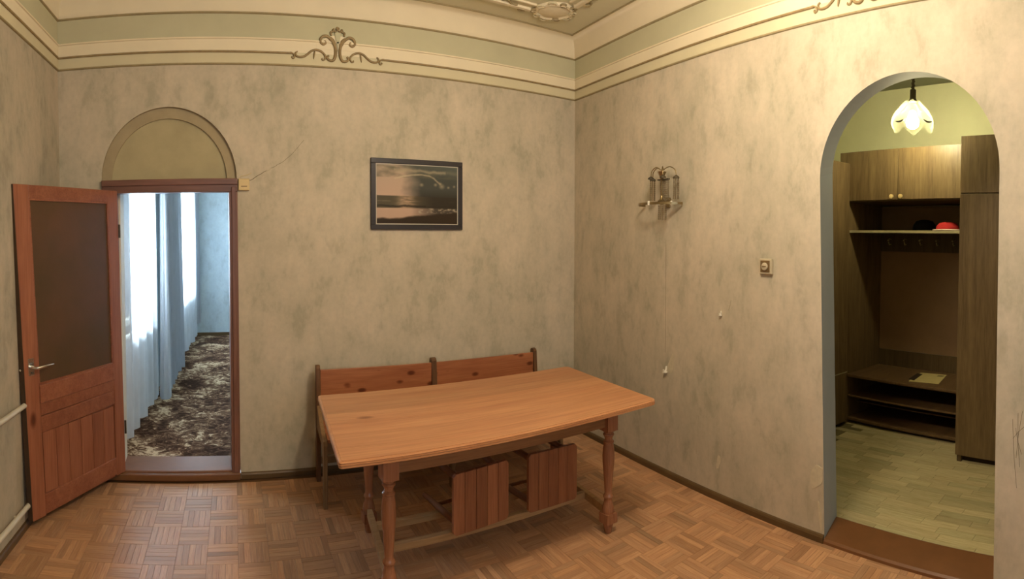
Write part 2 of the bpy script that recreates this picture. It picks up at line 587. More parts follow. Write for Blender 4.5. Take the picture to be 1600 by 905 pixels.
# crack in the back wall paper
mb = MB()
cr = spline([PB(.375, 2.03, -.0005), PB(.41, 2.045, -.0005), PB(.50, 2.10, -.0005), PB(.56, 2.13, -.0005), PB(.66, 2.20, -.0005), PB(.76, 2.31, -.0005)], 5)
cr = [p + Vector((0, 0, .006 * noise.noise(p * 30))) for p in cr]
mb.tube(cr, [.0016 if i < 12 else .0009 for i in range(len(cr))], 5)
mb.build('crack', 'crack', wall_back)
mb = MB()
mb.tube([PB(.50, 2.098, -.001), PB(.515, 2.104, -.001), PB(.53, 2.118, -.001)], [.002, .005, .001], 6)
mb.build('torn_paper', 'rough', wall_back)

mb = MB()
pathR = arch_wall(mb, PR, YF, 4.2, 0, 3.5, .443, 1.42, .430, 1.356, 1.978, .497, .26, back=(.442, 1.508, .45, 1.442, 2.03, .492))
wall_right = struct(mb.build('wall_right', 'paper'))
mb = MB(); reveal(mb, PR, pathR, 0.0, .26)
mb.build('arch_reveal', 'reveal', wall_right, smooth=40)
# bare patches, seam line and pencil marks on the right wall
def patch(pts, name, mat, th=.0025):
    m_ = MB()
    p2 = spline([(a, b, 0) for a, b in pts + [pts[0]]], 3)[:-1]
    m_.prism([(p.x, p.y) for p in p2], lambda u, z: PR(u, z, .001), lambda u, z: PR(u, z, -th))
    return m_.build(name, mat, wall_right)
patch([(1.375, .40), (1.42, .41), (1.455, .34), (1.44, .28), (1.40, .30), (1.375, .33)], 'bare_patch', 'rough')
patch([(1.372, .16), (1.40, .22), (1.392, .12), (1.372, .05)], 'bare_patch', 'rough')
patch([(2.60, .82), (2.575, .86), (2.565, .80), (2.575, .74), (2.62, .70), (2.64, .74)], 'bare_patch', 'rough', .0006)
patch([(2.14, .20), (2.12, .26), (2.145, .28), (2.16, .2)], 'bare_patch', 'rough', .001)
mb = MB()
mb.tube([PR(2.655, 1.60 - .03 * k + .001 * random.random(), -.0003) for k in range(26)], .0007, 5)
mb.build('seam', 'crack', wall_right)
mb = MB()
for a in ((.355, 1.02, .33, .70), (.33, 1.05, .318, .80), (.34, .98, .31, .86), (.31, 1.06, .335, .84), (.30, .99, .28, .78), (.352, .93, .30, .99), (.275, .96, .262, .74)):
    mb.tube([PR(a[0], a[1] - .2, -.0003), PR((a[0] + a[2]) / 2 + .004, (a[1] + a[3]) / 2 - .2, -.0003), PR(a[2], a[3] - .2, -.0003)], .0007, 4)
mb.build('pencil_mark', 'crack', wall_right)

mb = MB(); mb.hexa([PL(YF, 0), PL(4.1, 0), PL(4.1, 0, .25), PL(YF, 0, .25), PL(YF, 3.5), PL(4.1, 3.5), PL(4.1, 3.5, .25), PL(YF, 3.5, .25)])
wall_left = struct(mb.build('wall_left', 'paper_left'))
# unseen rear wall with an opening added for the daylight fill
mb = MB()
for x0, x1, z0, z1 in ((-2, .1, 0, 3.5), (1.7, 3.4, 0, 3.5), (.1, 1.7, 0, 1.0), (.1, 1.7, 2.5, 3.5)):
    mb.box(x0, x1, YF - .15, YF, z0, z1)
struct(mb.build('wall_rear', 'paper'))
mb = MB(); mb.box(-1.7, 3.25, YF - .2, 3.95, ZC, ZC + .15)
ceiling = struct(mb.build('ceiling', 'ceiling'))

# ------------------------------------------------------------------ cornice
BL, BR = Vector((-L, D)), Vector((R, D))
FL_, FR_ = Vector((-L + WL * (D - YF), YF)), Vector((R + WR * (D - YF), YF))
loop = [BL, BR, FR_, FL_]


def sweep(name, prof, mat, parent, loop=loop, smooth=None):
    """profile (d into the room, z) around the room, mitred at the corners"""
    n = len(loop)
    dirs = []
    for i in range(n):
        a, b, c_ = loop[i - 1], loop[i], loop[(i + 1) % n]
        e1, e2 = (b - a).normalized(), (c_ - b).normalized()
        n1, n2 = Vector((e1.y, -e1.x)), Vector((e2.y, -e2.x))
        mt = (n1 + n2)
        dirs.append(mt / mt.dot(n1))
    vs, fs = [], []
    m_ = len(prof)
    for i in range(n):
        for d, z in prof:
            q = loop[i] + dirs[i] * d
            vs.append((q.x, q.y, z))
    for i in range(n):
        for k in range(m_ - 1):
            j = (i + 1) % n
            fs.append((i * m_ + k, j * m_ + k, j * m_ + k + 1, i * m_ + k + 1))
    mb_ = MB(); mb_.add(vs, fs)
    return mb_.build(name, mat, parent, smooth=smooth)


cornice = thing('trim_1', 'plaster cornice of cream and green bands around the top of the walls', kind='structure')
sweep('thin_moulding', [(0, 2.809), (.010, 2.811), (.013, 2.816), (.010, 2.821), (0, 2.822)], 'bronze_soft', cornice)
sweep('lower_band', [(0, 2.822), (.006, 2.822), (.006, 2.903)], 'bandpaint', cornice)
sweep('light_band', [(.006, 2.903), (.008, 2.978), (.016, 2.981), (.016, 2.990), (0.004, 2.993)], 'cream', cornice)
sweep('green_frieze', [(.004, 2.993), (.004, 3.148)], 'green', cornice)
sweep('edge_moulding', [(.004, 3.148), (.012, 3.150), (.016, 3.155), (.014, 3.160)], 'bronze_soft', cornice)
cv = [(.014, 3.160)] + [(.018 + .075 * (1 - cos(a * PI / 16)), 3.165 + .145 * sin(a * PI / 16)) for a in range(9)]
sweep('cove', cv, 'cream', cornice, smooth=50)
sweep('ceiling_line', [(.093, 3.310), (.098, 3.309), (.102, 3.313), (.100, 3.321)], 'bronze_soft', cornice)

# bronze bead, interrupted by scroll ornaments on two walls
def bead_run(name, Pf, spans):
    m_ = MB()
    for a, b in spans:
        m_.tube([Pf(a, 2.896, -.010), Pf((a + b) / 2, 2.896, -.010), Pf(b, 2.896, -.010)], .0074, 8)
    return m_.build(name, 'bronze', cornice, smooth=60)
UC_B, UC_R = .998, 1.148
bead_run('bead', PB, [(-L + .01, UC_B - .322), (UC_B + .322, R - .008)])
bead_run('bead', PR, [(D - .01, UC_R + .322), (UC_R - .322, YF)])
bead_run('bead', PL, [(YF, D - .01)])


def ornament(name, Pf, uc, sgn, label):
    q = .000506
    def tr(pts, k=5, side=1):
        return [Pf(uc + sgn * side * p.x * q, 2.897 + p.y * q, -.012) for p in spline([(x - 765, 600 - 42 - y, 0) for x, y in pts], k)]
    th = thing(name, label, 'ornament', tuple(Pf(uc, 2.86, 0)))
    strokes = [
        ('end_curl', [(85, 563), (120, 553), (160, 575), (172, 610), (152, 628), (136, 610), (150, 598)], .009, .005),
        ('scroll', [(212, 535), (188, 555), (196, 592), (240, 607), (300, 596), (350, 562), (400, 520), (460, 500), (525, 512), (575, 548), (592, 592), (572, 628), (545, 622), (548, 604)], .0125, .005),
        ('leaf_drop', [(448, 512), (440, 560), (430, 622)], .010, .003),
        ('leaf_scroll', [(640, 565), (615, 590), (640, 622), (690, 630), (722, 592), (736, 520), (726, 440), (692, 378), (655, 335), (612, 306), (562, 312), (528, 350), (530, 395), (565, 420), (598, 400), (590, 372), (572, 380)], .017, .006),
        ('leaf_scroll', [(660, 322), (692, 352), (722, 400), (738, 470)], .017, .008),
        ('crown', [(676, 292), (668, 250), (700, 236), (706, 205), (726, 236), (756, 222)], .012, .006),
    ]
    for side in (1, -1):
        for nm, pts, r1, r0 in strokes:
            path = tr(pts, 5, side)
            n_ = len(path)
            rad = [.62 * (r0 + (r1 - r0) * sin(PI * min(1, .12 + .88 * i / (n_ - 1))) ** .8) for i in range(n_)]
            m_ = MB(); m_.tube(path, rad, 7)
            m_.build(nm, 'bronze', th, smooth=70)
    m_ = MB(); m_.tube(tr([(765, 175), (750, 195), (765, 212), (780, 195), (766, 182)], 4), .007, 7)
    m_.build('crown_knob', 'bronze', th, smooth=70)
    # plaster shield between the scrolls and the peaked bump of the light band
    m_ = MB()
    sh = [(720, 250), (810, 250), (800, 330), (775, 430), (765, 500), (755, 430), (730, 330)]
    pp = spline([(x - 765, 558 - y, 0) for x, y in sh + [sh[0]]], 3)[:-1]
    m_.prism([(p.x * q, p.y * q) for p in pp], lambda a, b: Pf(uc + a, 2.897 + b, 0), lambda a, b: Pf(uc + a * .9, 2.897 + b, -.016))
    m_.build('shield', 'green', th, bevel=.003)
    m_ = MB()
    sh = [(470, 395), (520, 380), (600, 330), (700, 290), (830, 290), (930, 330), (1010, 380), (1060, 395), (1060, 480), (470, 480)]
    m_.prism([((x - 765) * q, (558 - y) * q) for x, y in sh], lambda a, b: Pf(uc + a, 2.897 + b, 0), lambda a, b: Pf(uc + a, 2.897 + b, -.009))
    m_.build('band_peak', 'cream', th)
    return th


ornament('scroll_ornament', PB, UC_B, 1, 'bronze painted scroll ornament on the cornice above the seascape picture')
ornament('scroll_ornament', PR, UC_R, -1, 'bronze painted scroll ornament on the cornice at the top edge, toward the archway')

# ceiling frame moulding with corner cartouche
cf = thing('trim_2', 'raised plaster frame on the ceiling with a shell cartouche in its corner', kind='structure')
def cstrip(name, pts, w, h, mat='cream'):
    m_ = MB()
    for a, b in zip(pts, pts[1:]):
        a, b = Vector(a), Vector(b)
        e = (b - a).normalized(); nn_ = Vector((-e.y, e.x)) * w / 2
        m_.hexa([(*(a - nn_), ZC - h), (*(b - nn_), ZC - h), (*(b + nn_), ZC - h), (*(a + nn_), ZC - h), (*(a - nn_ * 1.15), ZC + .001), (*(b - nn_ * 1.15), ZC + .001), (*(b + nn_ * 1.15), ZC + .001), (*(a + nn_ * 1.15), ZC + .001)])
    return m_.build(name, mat, cf, bevel=.004)
cstrip('frame_moulding', [(2.36, 3.50), (-.35, 3.50)], .035, .022)
cstrip('frame_moulding', [(2.33, 3.42), (-.30, 3.42)], .018, .014)
cstrip('frame_moulding', [(2.565, 3.27), (2.20, -.9)], .035, .022)
cstrip('frame_moulding', [(2.49, 3.23), (2.12, -.9)], .018, .014)
cstrip('frame_field', [(2.36, 3.46), (-.32, 3.46)], .07, .006, 'bandpaint')
cstrip('frame_field', [(2.53, 3.25), (2.17, -.9)], .07, .006, 'bandpaint')
m_ = MB()
cc = Vector((2.49, 3.43))
prof = [(.150, 0), (.146, -.018), (.128, -.024), (.115, -.014), (.085, -.022), (.02, -.03), (.001, -.03)]
m_.lathe([(r, z) for r, z in prof], (cc.x, cc.y, ZC), 40, lobes=8, amp=.04)
m_.build('cartouche', 'cream', cf, smooth=50)
for k in range(10):
    a0 = math.radians(-60 + 36 * k)
    ctr = cc + Vector((cos(a0), sin(a0))) * .145
    pts = []
    for j in range(14):
        t_ = j / 13
        rr = .034 * (1 - t_ * .8)
        aa = a0 + PI * .6 + t_ * 2.6 * PI * (1 if k % 2 else -1)
        pts.append((ctr.x + rr * cos(aa), ctr.y + rr * sin(aa), ZC - .016))
    m_ = MB(); m_.tube(pts, [.009 - .005 * j / 13 for j in range(14)], 6)
    m_.build('curl', 'bronze_soft' if k % 3 == 0 else 'bandpaint', cf, smooth=70)
for base, dr in (((2.30, 3.53), (-1, .0)), ((2.20, 3.47), (-1, -.1)), ((2.60, 3.20), (.0, -1)), ((2.55, 3.10), (-.1, -1))):
    pts = []
    for j in range(16):
        t_ = j / 15
        pts.append((base[0] + dr[0] * t_ * .13 + (.02 * sin(t_ * 6.5)) * abs(dr[1]), base[1] + dr[1] * t_ * .13 + (.02 * sin(t_ * 6.5)) * abs(dr[0]), ZC - .012))
    m_ = MB(); m_.tube(pts, [.010 - .006 * j / 15 for j in range(16)], 6)
    m_.build('leaf_scroll', 'bronze_soft', cf, smooth=70)


# ------------------------------------------------------------------ skirting boards
def skirting(name, Pf, spans, label):
    m_ = MB()
    for a, b in spans:
        m_.prism([(0, 0), (.016, 0), (.016, .030), (.010, .040), (0, .044)], lambda d, z: Pf(a, z, -d), lambda d, z: Pf(b, z, -d))
    return struct(m_.build(name, 'baseboard'), label)
skirting('baseboard_back', PB, [(.309, R)], 'brown painted skirting under the picture wall')
skirting('baseboard_right', PR, [(D, 1.358), (.428, YF)], 'brown painted skirting along the wall with the archway')
skirting('baseboard_left', PL, [(YF, D)], 'brown painted skirting beneath the white pipe')

# ------------------------------------------------------------------ parquet floor
def board(x0, x1, y0, y1, zt, zb, tone, along_x, xf=None, warm=0.0):
    m_ = MB(xf)
    m_.box(x0, x1, y0, y1, zb, zt)
    return m_, tone, along_x


def board_mesh(specs, name, mat, parent):
    """specs: list of (x0,x1,y0,y1,zt,zb,(r,g,b),along_x,xf) -> one object"""
    vs, fs, uvs, cols = [], [], [], []
    for (x0, x1, y0, y1, zt, zb, tone, ax, xf) in specs:
        b = len(vs)
        cs = .0007
        P_ = [(x0, y0, zb), (x1, y0, zb), (x1, y1, zb), (x0, y1, zb), (x0, y0, zt - cs), (x1, y0, zt - cs), (x1, y1, zt - cs), (x0, y1, zt - cs),
              (x0 + cs, y0 + cs, zt), (x1 - cs, y0 + cs, zt), (x1 - cs, y1 - cs, zt), (x0 + cs, y1 - cs, zt)]
        ou_, ov = random.uniform(0, 40), random.uniform(0, 40)
        for p in P_:
            vs.append(xf(Vector(p)))
        F_ = [(8, 9, 10, 11), (0, 1, 5, 4), (1, 2, 6, 5), (2, 3, 7, 6), (3, 0, 4, 7), (4, 5, 9, 8), (5, 6, 10, 9), (6, 7, 11, 10), (7, 4, 8, 11)]
        for f in F_:
            fs.append(tuple(b + i for i in f))
            for i in f:
                x, y, z = P_[i]
                uvs.append((ou_ + (x if ax else y), ov + (y if ax else x) + z))
                cols.append(tone)
    me = bpy.data.meshes.new(name)
    inv = WM[parent].inverted()
    me.from_pydata([inv @ p for p in vs], [], fs)
    uvl = me.uv_layers.new(name='UVMap')
    for i, c_ in enumerate(uvs):
        uvl.data[i].uv = c_
    ca = me.color_attributes.new('tint', 'BYTE_COLOR', 'CORNER')
    for i, c_ in enumerate(cols):
        ca.data[i].color = (*c_, 1)
    me.materials.append(M[mat])
    o = bpy.data.objects.new(name, me)
    C.objects.link(o)
    o.parent = parent
    WM[o] = WM[parent]
    return o


mb = MB(); mb.add([(-1.7, YF - .2, -.007), (3.30, YF - .2, -.007), (3.05, 3.95, -.007), (-1.3, 3.95, -.007), (-1.7, YF - .2, -.08), (3.30, YF - .2, -.08), (3.05, 3.95, -.08), (-1.3, 3.95, -.08)],
                  [(0, 1, 2, 3), (4, 7, 6, 5), (0, 4, 5, 1), (1, 5, 6, 2), (2, 6, 7, 3), (3, 7, 4, 0)])
floor = struct(mb.build('floor', 'subfloor'), 'worn oak mosaic parquet floor in basket weave blocks')
shear = lambda p: Vector((p.x + .07 * (p.y - 2.9), p.y, p.z))
BW, BH = .159, .192
slats = []
for j in range(-1, 28):
    for i in range(-11, 19):
        bx, by = .055 + i * BW, 3.586 + (1 - j) * BH
        if by < -.9 or by > D:
            continue
        c2 = shear(Vector((bx + BW / 2, by - BH / 2, 0)))
        if c2.x < -L + WL * (D - c2.y) - .13 or c2.x > R + WR * (D - c2.y) + .1:
            continue
        horiz = (i + j) % 2 == 0
        for k in range(5):
            g = .0004
            if horiz:
                y1 = by - k * BH / 5; y0 = y1 - BH / 5
                x0, x1 = bx, bx + BW
            else:
                x0 = bx + k * BW / 5; x1 = x0 + BW / 5
                y0, y1 = by - BH, by
            y1 = min(y1, D - .002)
            lim = R + WR * (D - (y0 + y1) / 2) - .07 * ((y0 + y1) / 2 - 2.9)
            x1 = min(x1, lim + .004)
            liml = -L + WL * (D - (y0 + y1) / 2) - .07 * ((y0 + y1) / 2 - 2.9)
            x0 = max(x0, liml - .004)
            if x1 - x0 < .01 or y1 - y0 < .008:
                continue
            tn = random.gauss(.84, .11)
            tn = max(.54, min(1.0, tn + (.07 if random.random() < .2 else 0)))
            w_ = random.uniform(-.03, .03)
            tone = (min(1, tn + w_), tn, max(0, tn - w_ - .02))
            slats.append((x0 + g, x1 - g, y0 + g, y1 - g, random.uniform(-.0006, .0004), -.006, tone, horiz, shear))
# how large each slat shows from the camera: visible ones (inside the picture, in front of the horizon) by distance
def proj(p):
    q = _M @ (Vector(p) - Vector((0, 0, H)))
    return 800 + F * math.atan2(q.x, q.y), CY - F * K * q.z / math.hypot(q.x, q.y)
def vis_key(s_):
    c_ = shear(Vector(((s_[0] + s_[1]) / 2, (s_[2] + s_[3]) / 2, 0)))
    x, y = proj(c_)
    if not (0 < x < 1600 and y < 905):
        return 1e9
    if 600 < x < 935 and y < 860 and .6 < c_.x < 2.4 and c_.y > 2.55:
        return 50 + math.hypot(c_.x, c_.y)
    return math.hypot(c_.x, c_.y)
slats.sort(key=vis_key)
for s_ in slats[:300]:
    board_mesh([s_], 'parquet_slat', 'parquet', floor)
rest = board_mesh(slats[300:], 'parquet_slats_beyond', 'parquet', floor)
rest['kind'] = 'stuff'

# ------------------------------------------------------------------ doorway: frame, sill, open leaf
door = thing('door_1', 'pine door standing open into the room with its brown frame and sill', loc=(-.1, D, 0), kind='structure')
mb = MB(); mb.prism([(-.605, 0), (-.495, 0), (-.505, 1.955), (-.605, 1.955)], lambda x, z: PB(x, z, -.012), lambda x, z: PB(x, z, .075)); mb.build('door_jamb', 'frame_wood', door, bevel=.004)
mb = MB(); mb.box(.246, .304, D - .012, D + .075, 0, 1.957); mb.box(.262, .292, D - .020, D - .010, 0, 1.99); mb.build('door_jamb', 'frame_wood', door, bevel=.004)
mb = MB(); mb.box(-.607, .304, D - .012, D + .075, 1.957, 2.047); mb.box(-.607, .304, D - .022, D - .010, 2.005, 2.047); mb.build('door_head', 'frame_wood_h', door, bevel=.004)
# light painted lining of the doorway behind the frame
mb = MB(); mb.box(-.607, -.492, D + .075, D + .27, 0, 2.10); mb.build('door_lining', 'white_plastic', door)
mb = MB(); mb.box(.257, .31, D + .075, D + .27, 0, 2.10); mb.build('door_lining', 'frame_wood', door)
mb = MB(); mb.box(-.607, .31, D + .075, D + .27, 1.975, 2.10); mb.build('door_lining', 'frame_wood_h', door)
mb = MB(); mb.box(-.50, .262, D - .002, D + .272, 0, .062); mb.build('sill_tread', 'sill', door, bevel=.008)
mb = MB(); mb.box(-.60, .304, D - .034, D, 0, .050); mb.build('sill_riser', 'step', door, bevel=.008)
A2, B2 = Vector((-.470, 3.83)), Vector((-.8946, 3.036))
dl = (B2 - A2).normalized(); dn = Vector((dl.y, -dl.x))   # dn faces the room side
if dn.x < 0:
    dn = -dn
def PD(nu, z, d=0):
    """point on the leaf: nu 0 hinge..1 lock edge, z height, d towards the room"""
    v_ = (z - .02) / 1.95
    lo = Vector((-.470, 3.83, .045)).lerp(Vector((-.8946, 3.036, .064)), nu)
    hi = Vector((-.496, 3.791, 1.973)).lerp(Vector((-.9496, 2.953, 1.957)), nu)
    q = lo.lerp(hi, v_)
    return Vector((q.x + dn.x * d, q.y + dn.y * d, q.z))
def slab(mb_, n0, n1, z0, z1, d0, d1, sl=0):
    """board on the leaf; sl lifts the hinge side"""
    mb_.hexa([PD(n0, z0 + sl, d0), PD(n1, z0, d0), PD(n1, z0, d1), PD(n0, z0 + sl, d1), PD(n0, z1 + sl, d0), PD(n1, z1, d0), PD(n1, z1, d1), PD(n0, z1 + sl, d1)])
    return mb_
leaf = slab(MB(), .115, .872, .03, 1.88, -.026, -.014).build('door_leaf', 'door_v', door)
slab(MB(), 0, .112, .035, 1.968, -.040, 0).build('stile', 'door_v', leaf, bevel=.004)
slab(MB(), .878, 1, .018, 1.968, -.040, 0).build('stile', 'door_v', leaf, bevel=.004)
slab(MB(), .112, .878, 1.888, 1.968, -.040, 0).build('rail', 'door_h', leaf, bevel=.004)
slab(MB(), .112, .878, .690, .800, -.040, .006, .006).build('rail', 'door_h', leaf, bevel=.006)
slab(MB(), .112, .878, .618, .690, -.040, 0, .006).build('rail', 'door_h', leaf, bevel=.004)
slab(MB(), .112, .878, .515, .612, -.040, 0, .012).build('rail', 'door_h', leaf, bevel=.006)
slab(MB(), .112, .878, .025, .145, -.040, 0, .02).build('rail', 'door_h', leaf, bevel=.006)
nb = 6
for i in range(nb):
    a, b = .120 + .75 * i / nb, .120 + .75 * (i + 1) / nb
    slab(MB(), a + .002, b - .002, .150, .515, -.020, -.005).build('panel_board', 'door_v', leaf, bevel=.003)
slab(MB(), .112, .878, .808, 1.889, -.018, -.010).build('brown_panel', 'pane_brown', leaf)
for n0, n1, z0, z1 in ((.112, .122, .80, 1.89), (.868, .878, .80, 1.89), (.112, .878, 1.878, 1.89), (.112, .878, .800, .812)):
    slab(MB(), n0, n1, z0, z1, -.012, -.002).build('glazing_bead', 'door_h', leaf)
slab(MB(), 1, 1.002, .02, 1.966, -.039, -.001).build('lock_edge', 'door_edge', leaf)
# lever handle on both faces
hz = .918
mb = MB(); slab(mb, .918, .966, hz - .05, hz + .05, 0, .004); mb.build('handle_plate', 'chrome', leaf, bevel=.002)
mb = MB(); mb.tube([PD(.942, hz, .002), PD(.942, hz, .045), PD(.935, hz, .052), PD(.86, hz + .004, .054), PD(.80, hz + .002, .050)], [.009, .009, .009, .0075, .006], 10); mb.build('lever', 'chrome', leaf, smooth=50)
mb = MB(); mb.tube([PD(1.0, hz - .012, -.02), PD(1.012, hz - .012, -.02)], [.008, .007], 10); mb.build('latch', 'chrome', leaf, smooth=50)
mb = MB(); mb.tube([PD(.942, hz - .035, .003), PD(.942, hz - .035, .007)], [.006, .005], 10); mb.build('keyhole_cover', 'dark_metal', leaf)
for z in (.3, 1.65):
    mb = MB(); mb.tube([PD(-.006, z, .004), PD(-.006, z + .09, .004)], .007, 8); mb.build('hinge', 'dark_metal', leaf, smooth=50)

# ------------------------------------------------------------------ the pale blue room beyond the doorway
def PW(y, z, d=0):   # its left (window) wall, d out of that room
    nrm = Vector((-1, .11, 0)).normalized()
    return Vector((-.60 + .11 * (y - 4.2), y, z)) + nrm * d
def wslab(mb_, y0, y1, z0, z1, d0, d1):
    mb_.hexa([PW(y0, z0, d0), PW(y1, z0, d0), PW(y1, z0, d1), PW(y0, z0, d1), PW(y0, z1, d0), PW(y1, z1, d0), PW(y1, z1, d1), PW(y0, z1, d1)])
    return mb_
W1, W2, WZ = (4.50, 5.52), (7.22, 8.85), (.86, 2.62)
mb = MB()
for y0, y1, z0, z1 in ((4.08, W1[0], 0, 3.3), (W1[1], W2[0], 0, 3.3), (W2[1], 9.7, 0, 3.3), (W1[0], W1[1], 0, WZ[0]), (W1[0], W1[1], WZ[1], 3.3), (W2[0], W2[1], 0, WZ[0]), (W2[0], W2[1], WZ[1], 3.3)):
    wslab(mb, y0, y1, z0, z1, 0, .22)
struct(mb.build('wall_far_left', 'paper_far'), 'pale blue wall with two tall curtained windows in the room beyond')
mb = MB(); mb.box(-1.0, 3.2, 9.52, 9.7, 0, 3.3); struct(mb.build('wall_far_back', 'paper_far'), 'pale blue end wall of the room beyond the doorway')
mb = MB(); mb.box(3.0, 3.2, 4.11, 9.6, 0, 3.3); struct(mb.build('wall_far_right', 'paper_far'))
mb = MB(); mb.box(-1.3, 3.2, 4.05, 9.7, 3.2, 3.3); struct(mb.build('ceiling_far', 'cream'))
mb = MB(); mb.box(-1.0, 3.1, 4.11, 9.55, -.05, .035); struct(mb.build('floor_far', 'subfloor'))
mb = MB(); mb.box(-.2, 3.0, 9.500, 9.52, .035, .10); struct(mb.build('baseboard_far', 'baseboard'), 'brown skirting along the far blue wall')
# carpet
mb = MB()
ys = [4.112, 9.495]
mb.hexa([(PW(4.112, 0).x + .005, 4.112, .036), (2.9, 4.112, .036), (2.9, 9.495, .036), (PW(9.495, 0).x + .005, 9.495, .036), (PW(4.112, 0).x + .005, 4.112, .048), (2.9, 4.112, .048), (2.9, 9.495, .048), (PW(9.495, 0).x + .005, 9.495, .048)])
tag(mb.build('carpet', 'carpet', loc=(0, 4.11, .036)), 'dark brown carpet with cream leaf figures in the room beyond the doorway', 'carpet')
for i, (a, b) in enumerate((W1, W2)):
    wt = thing('window_%d' % (i + 1), 'tall bright window behind the sheer curtain, ' + ('nearest the doorway' if i == 0 else 'farther down the room'), loc=tuple(PW((a + b) / 2, WZ[0])), kind='structure')
    for y0, y1, z0, z1 in ((a, a + .06, WZ[0], WZ[1]), (b - .06, b, WZ[0], WZ[1]), (a, b, WZ[0], WZ[0] + .06), (a, b, WZ[1] - .06, WZ[1]), ((a + b) / 2 - .03, (a + b) / 2 + .03, WZ[0], WZ[1]), (a, b, 2.12, 2.17)):
        wslab(MB(), y0, y1, z0, z1, .10, .15).build('frame_bar', 'white_plastic', wt)
    wslab(MB(), a + .05, b - .05, WZ[0] + .05, WZ[1] - .05, .12, .125).build('pane', 'glass', wt)
    wslab(MB(), a - .03, b + .03, WZ[0] - .03, WZ[0], -.03, .12).build('window_board', 'white_plastic', wt, bevel=.004)


def curtain(y0, y1, zt, zb_fn, d0, amp, freq, mat, name, label, ph=0., ny=None):
    ny = ny or int((y1 - y0) * 46)
    nz = 14
    vs, fs = [], []
    for i in range(ny + 1):
        y = y0 + (y1 - y0) * i / ny
        zb = zb_fn(y)
        for k in range(nz + 1):
            t_ = k / nz
            z = zt + (zb - zt) * t_
            a = amp * (.55 + .45 * t_)
            ww = sin(freq * y + ph + .5 * sin(3 * y)) + .4 * sin(freq * 2.3 * y + 1.3 + t_ * .6)
            vs.append(PW(y + .012 * sin(freq * y * .7 + t_ * 2), z, -(d0 + a * ww)))
    for i in range(ny):
        for k in range(nz):
            q = i * (nz + 1) + k
            fs.append((q, q + 1, q + nz + 2, q + nz + 1))
    m_ = MB(); m_.add(vs, fs)
    o = m_.build(name, mat, loc=tuple(PW((y0 + y1) / 2, .05, -d0)), smooth=80)
    return tag(o, label, 'curtain')


curtain(4.20, 5.56, 2.92, lambda y: .10 + .03 * abs(sin(7 * y)), .09, .022, 22, 'sheer', 'sheer_curtain', 'white sheer curtain glowing over the bright window nearest the doorway')
curtain(5.80, 6.98, 2.92, lambda y: .10 + .0 * y, .13, .045, 30, 'drape', 'drape', 'sheer curtain hanging in folds between the two bright windows, unlit grey in its colour', 1.)
curtain(7.05, 9.05, 2.92, lambda y: .12 + .05 * abs(sin(5.2 * y)), .10, .035, 26, 'sheer', 'sheer_curtain', 'white sheer curtain over the farther window, its hem in scallops above the carpet', .4)
curtain(9.08, 9.36, 2.92, lambda y: .30, .12, .03, 60, 'drape', 'drape', 'narrow sheer curtain edge, unlit grey in its colour, hanging in the far corner beside the farther window', .2)
# bunched white end of the curtain that reaches the carpet
m_ = MB()
bp = PW(5.69, 0, -.15)
m_.lathe([(.040, .052), (.052, .08), (.047, .40), (.040, .9), (.030, 1.6), (.024, 2.4), (.022, 2.9)], (bp.x, bp.y, 0), 28, lobes=7, amp=.16)
tag(m_.build('curtain_bunch', 'sheer', loc=(bp.x, bp.y, .05), smooth=60), 'white bunched curtain end reaching down to the carpet past the near window', 'curtain')
m_ = MB(); m_.tube([PW(4.15, 2.94, -.12), PW(9.45, 2.94, -.12)], .014, 10)
tag(m_.build('curtain_rail', 'white_plastic', loc=tuple(PW(4.2, 2.94, -.12))), 'white curtain rail above the two windows of the blue room', 'rail')

# ------------------------------------------------------------------ hallway beyond the archway
ah = .18
HE = Vector((ah, 1, 0)).normalized()      # along the wardrobe front, towards the left in the picture
HN = Vector((1, -ah, 0)).normalized()     # depth, away from the viewer
HO = Vector((4.45, 1.06, 0))
def PH(s_, dep, z): return HO + HE * s_ + HN * dep + Vector((0, 0, z))
HX = lambda p: PH(p.x, p.y, p.z)          # local (s, depth, z) -> world
RZ = math.atan2(HE.y, HE.x)
def hbox(s0, s1, d0, d1, z0, z1): return MB(HX).box(s0, s1, d0, d1, z0, z1)
mb = MB(HX); mb.box(-2.6, 2.2, .62, .8, 0, 3.4); struct(mb.build('wall_hall_back', 'hallwall'), 'yellow green hall wall above the wardrobes')
mb = MB(); mb.hexa([(2.9, 2.68, 0), (5.6, 2.68, 0), (5.6, 2.8, 0), (2.9, 2.8, 0), (2.9, 2.68, 3.4), (5.6, 2.68, 3.4), (5.6, 2.8, 3.4), (2.9, 2.8, 3.4)])
struct(mb.build('wall_hall_left', 'hallwall'))
mb = MB(); mb.box(2.5, 5.6, -1.45, -1.3, 0, 3.4); struct(mb.build('wall_hall_right', 'hallwall'))
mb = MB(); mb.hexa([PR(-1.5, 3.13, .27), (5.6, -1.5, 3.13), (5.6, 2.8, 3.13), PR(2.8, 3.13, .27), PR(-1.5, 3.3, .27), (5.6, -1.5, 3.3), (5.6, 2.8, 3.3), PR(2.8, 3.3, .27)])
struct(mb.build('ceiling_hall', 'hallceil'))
mb = MB(); mb.hexa([PR(-1.45, -.007, .26), (5.4, -1.45, -.007), (5.4, 2.7, -.007), PR(2.7, -.007, .26), PR(-1.45, -.08, .26), (5.4, -1.45, -.08), (5.4, 2.7, -.08), PR(2.7, -.08, .26)])
fh = struct(mb.build('floor_hall', 'hallsub'), 'pale greenish laminate floor of the hall')
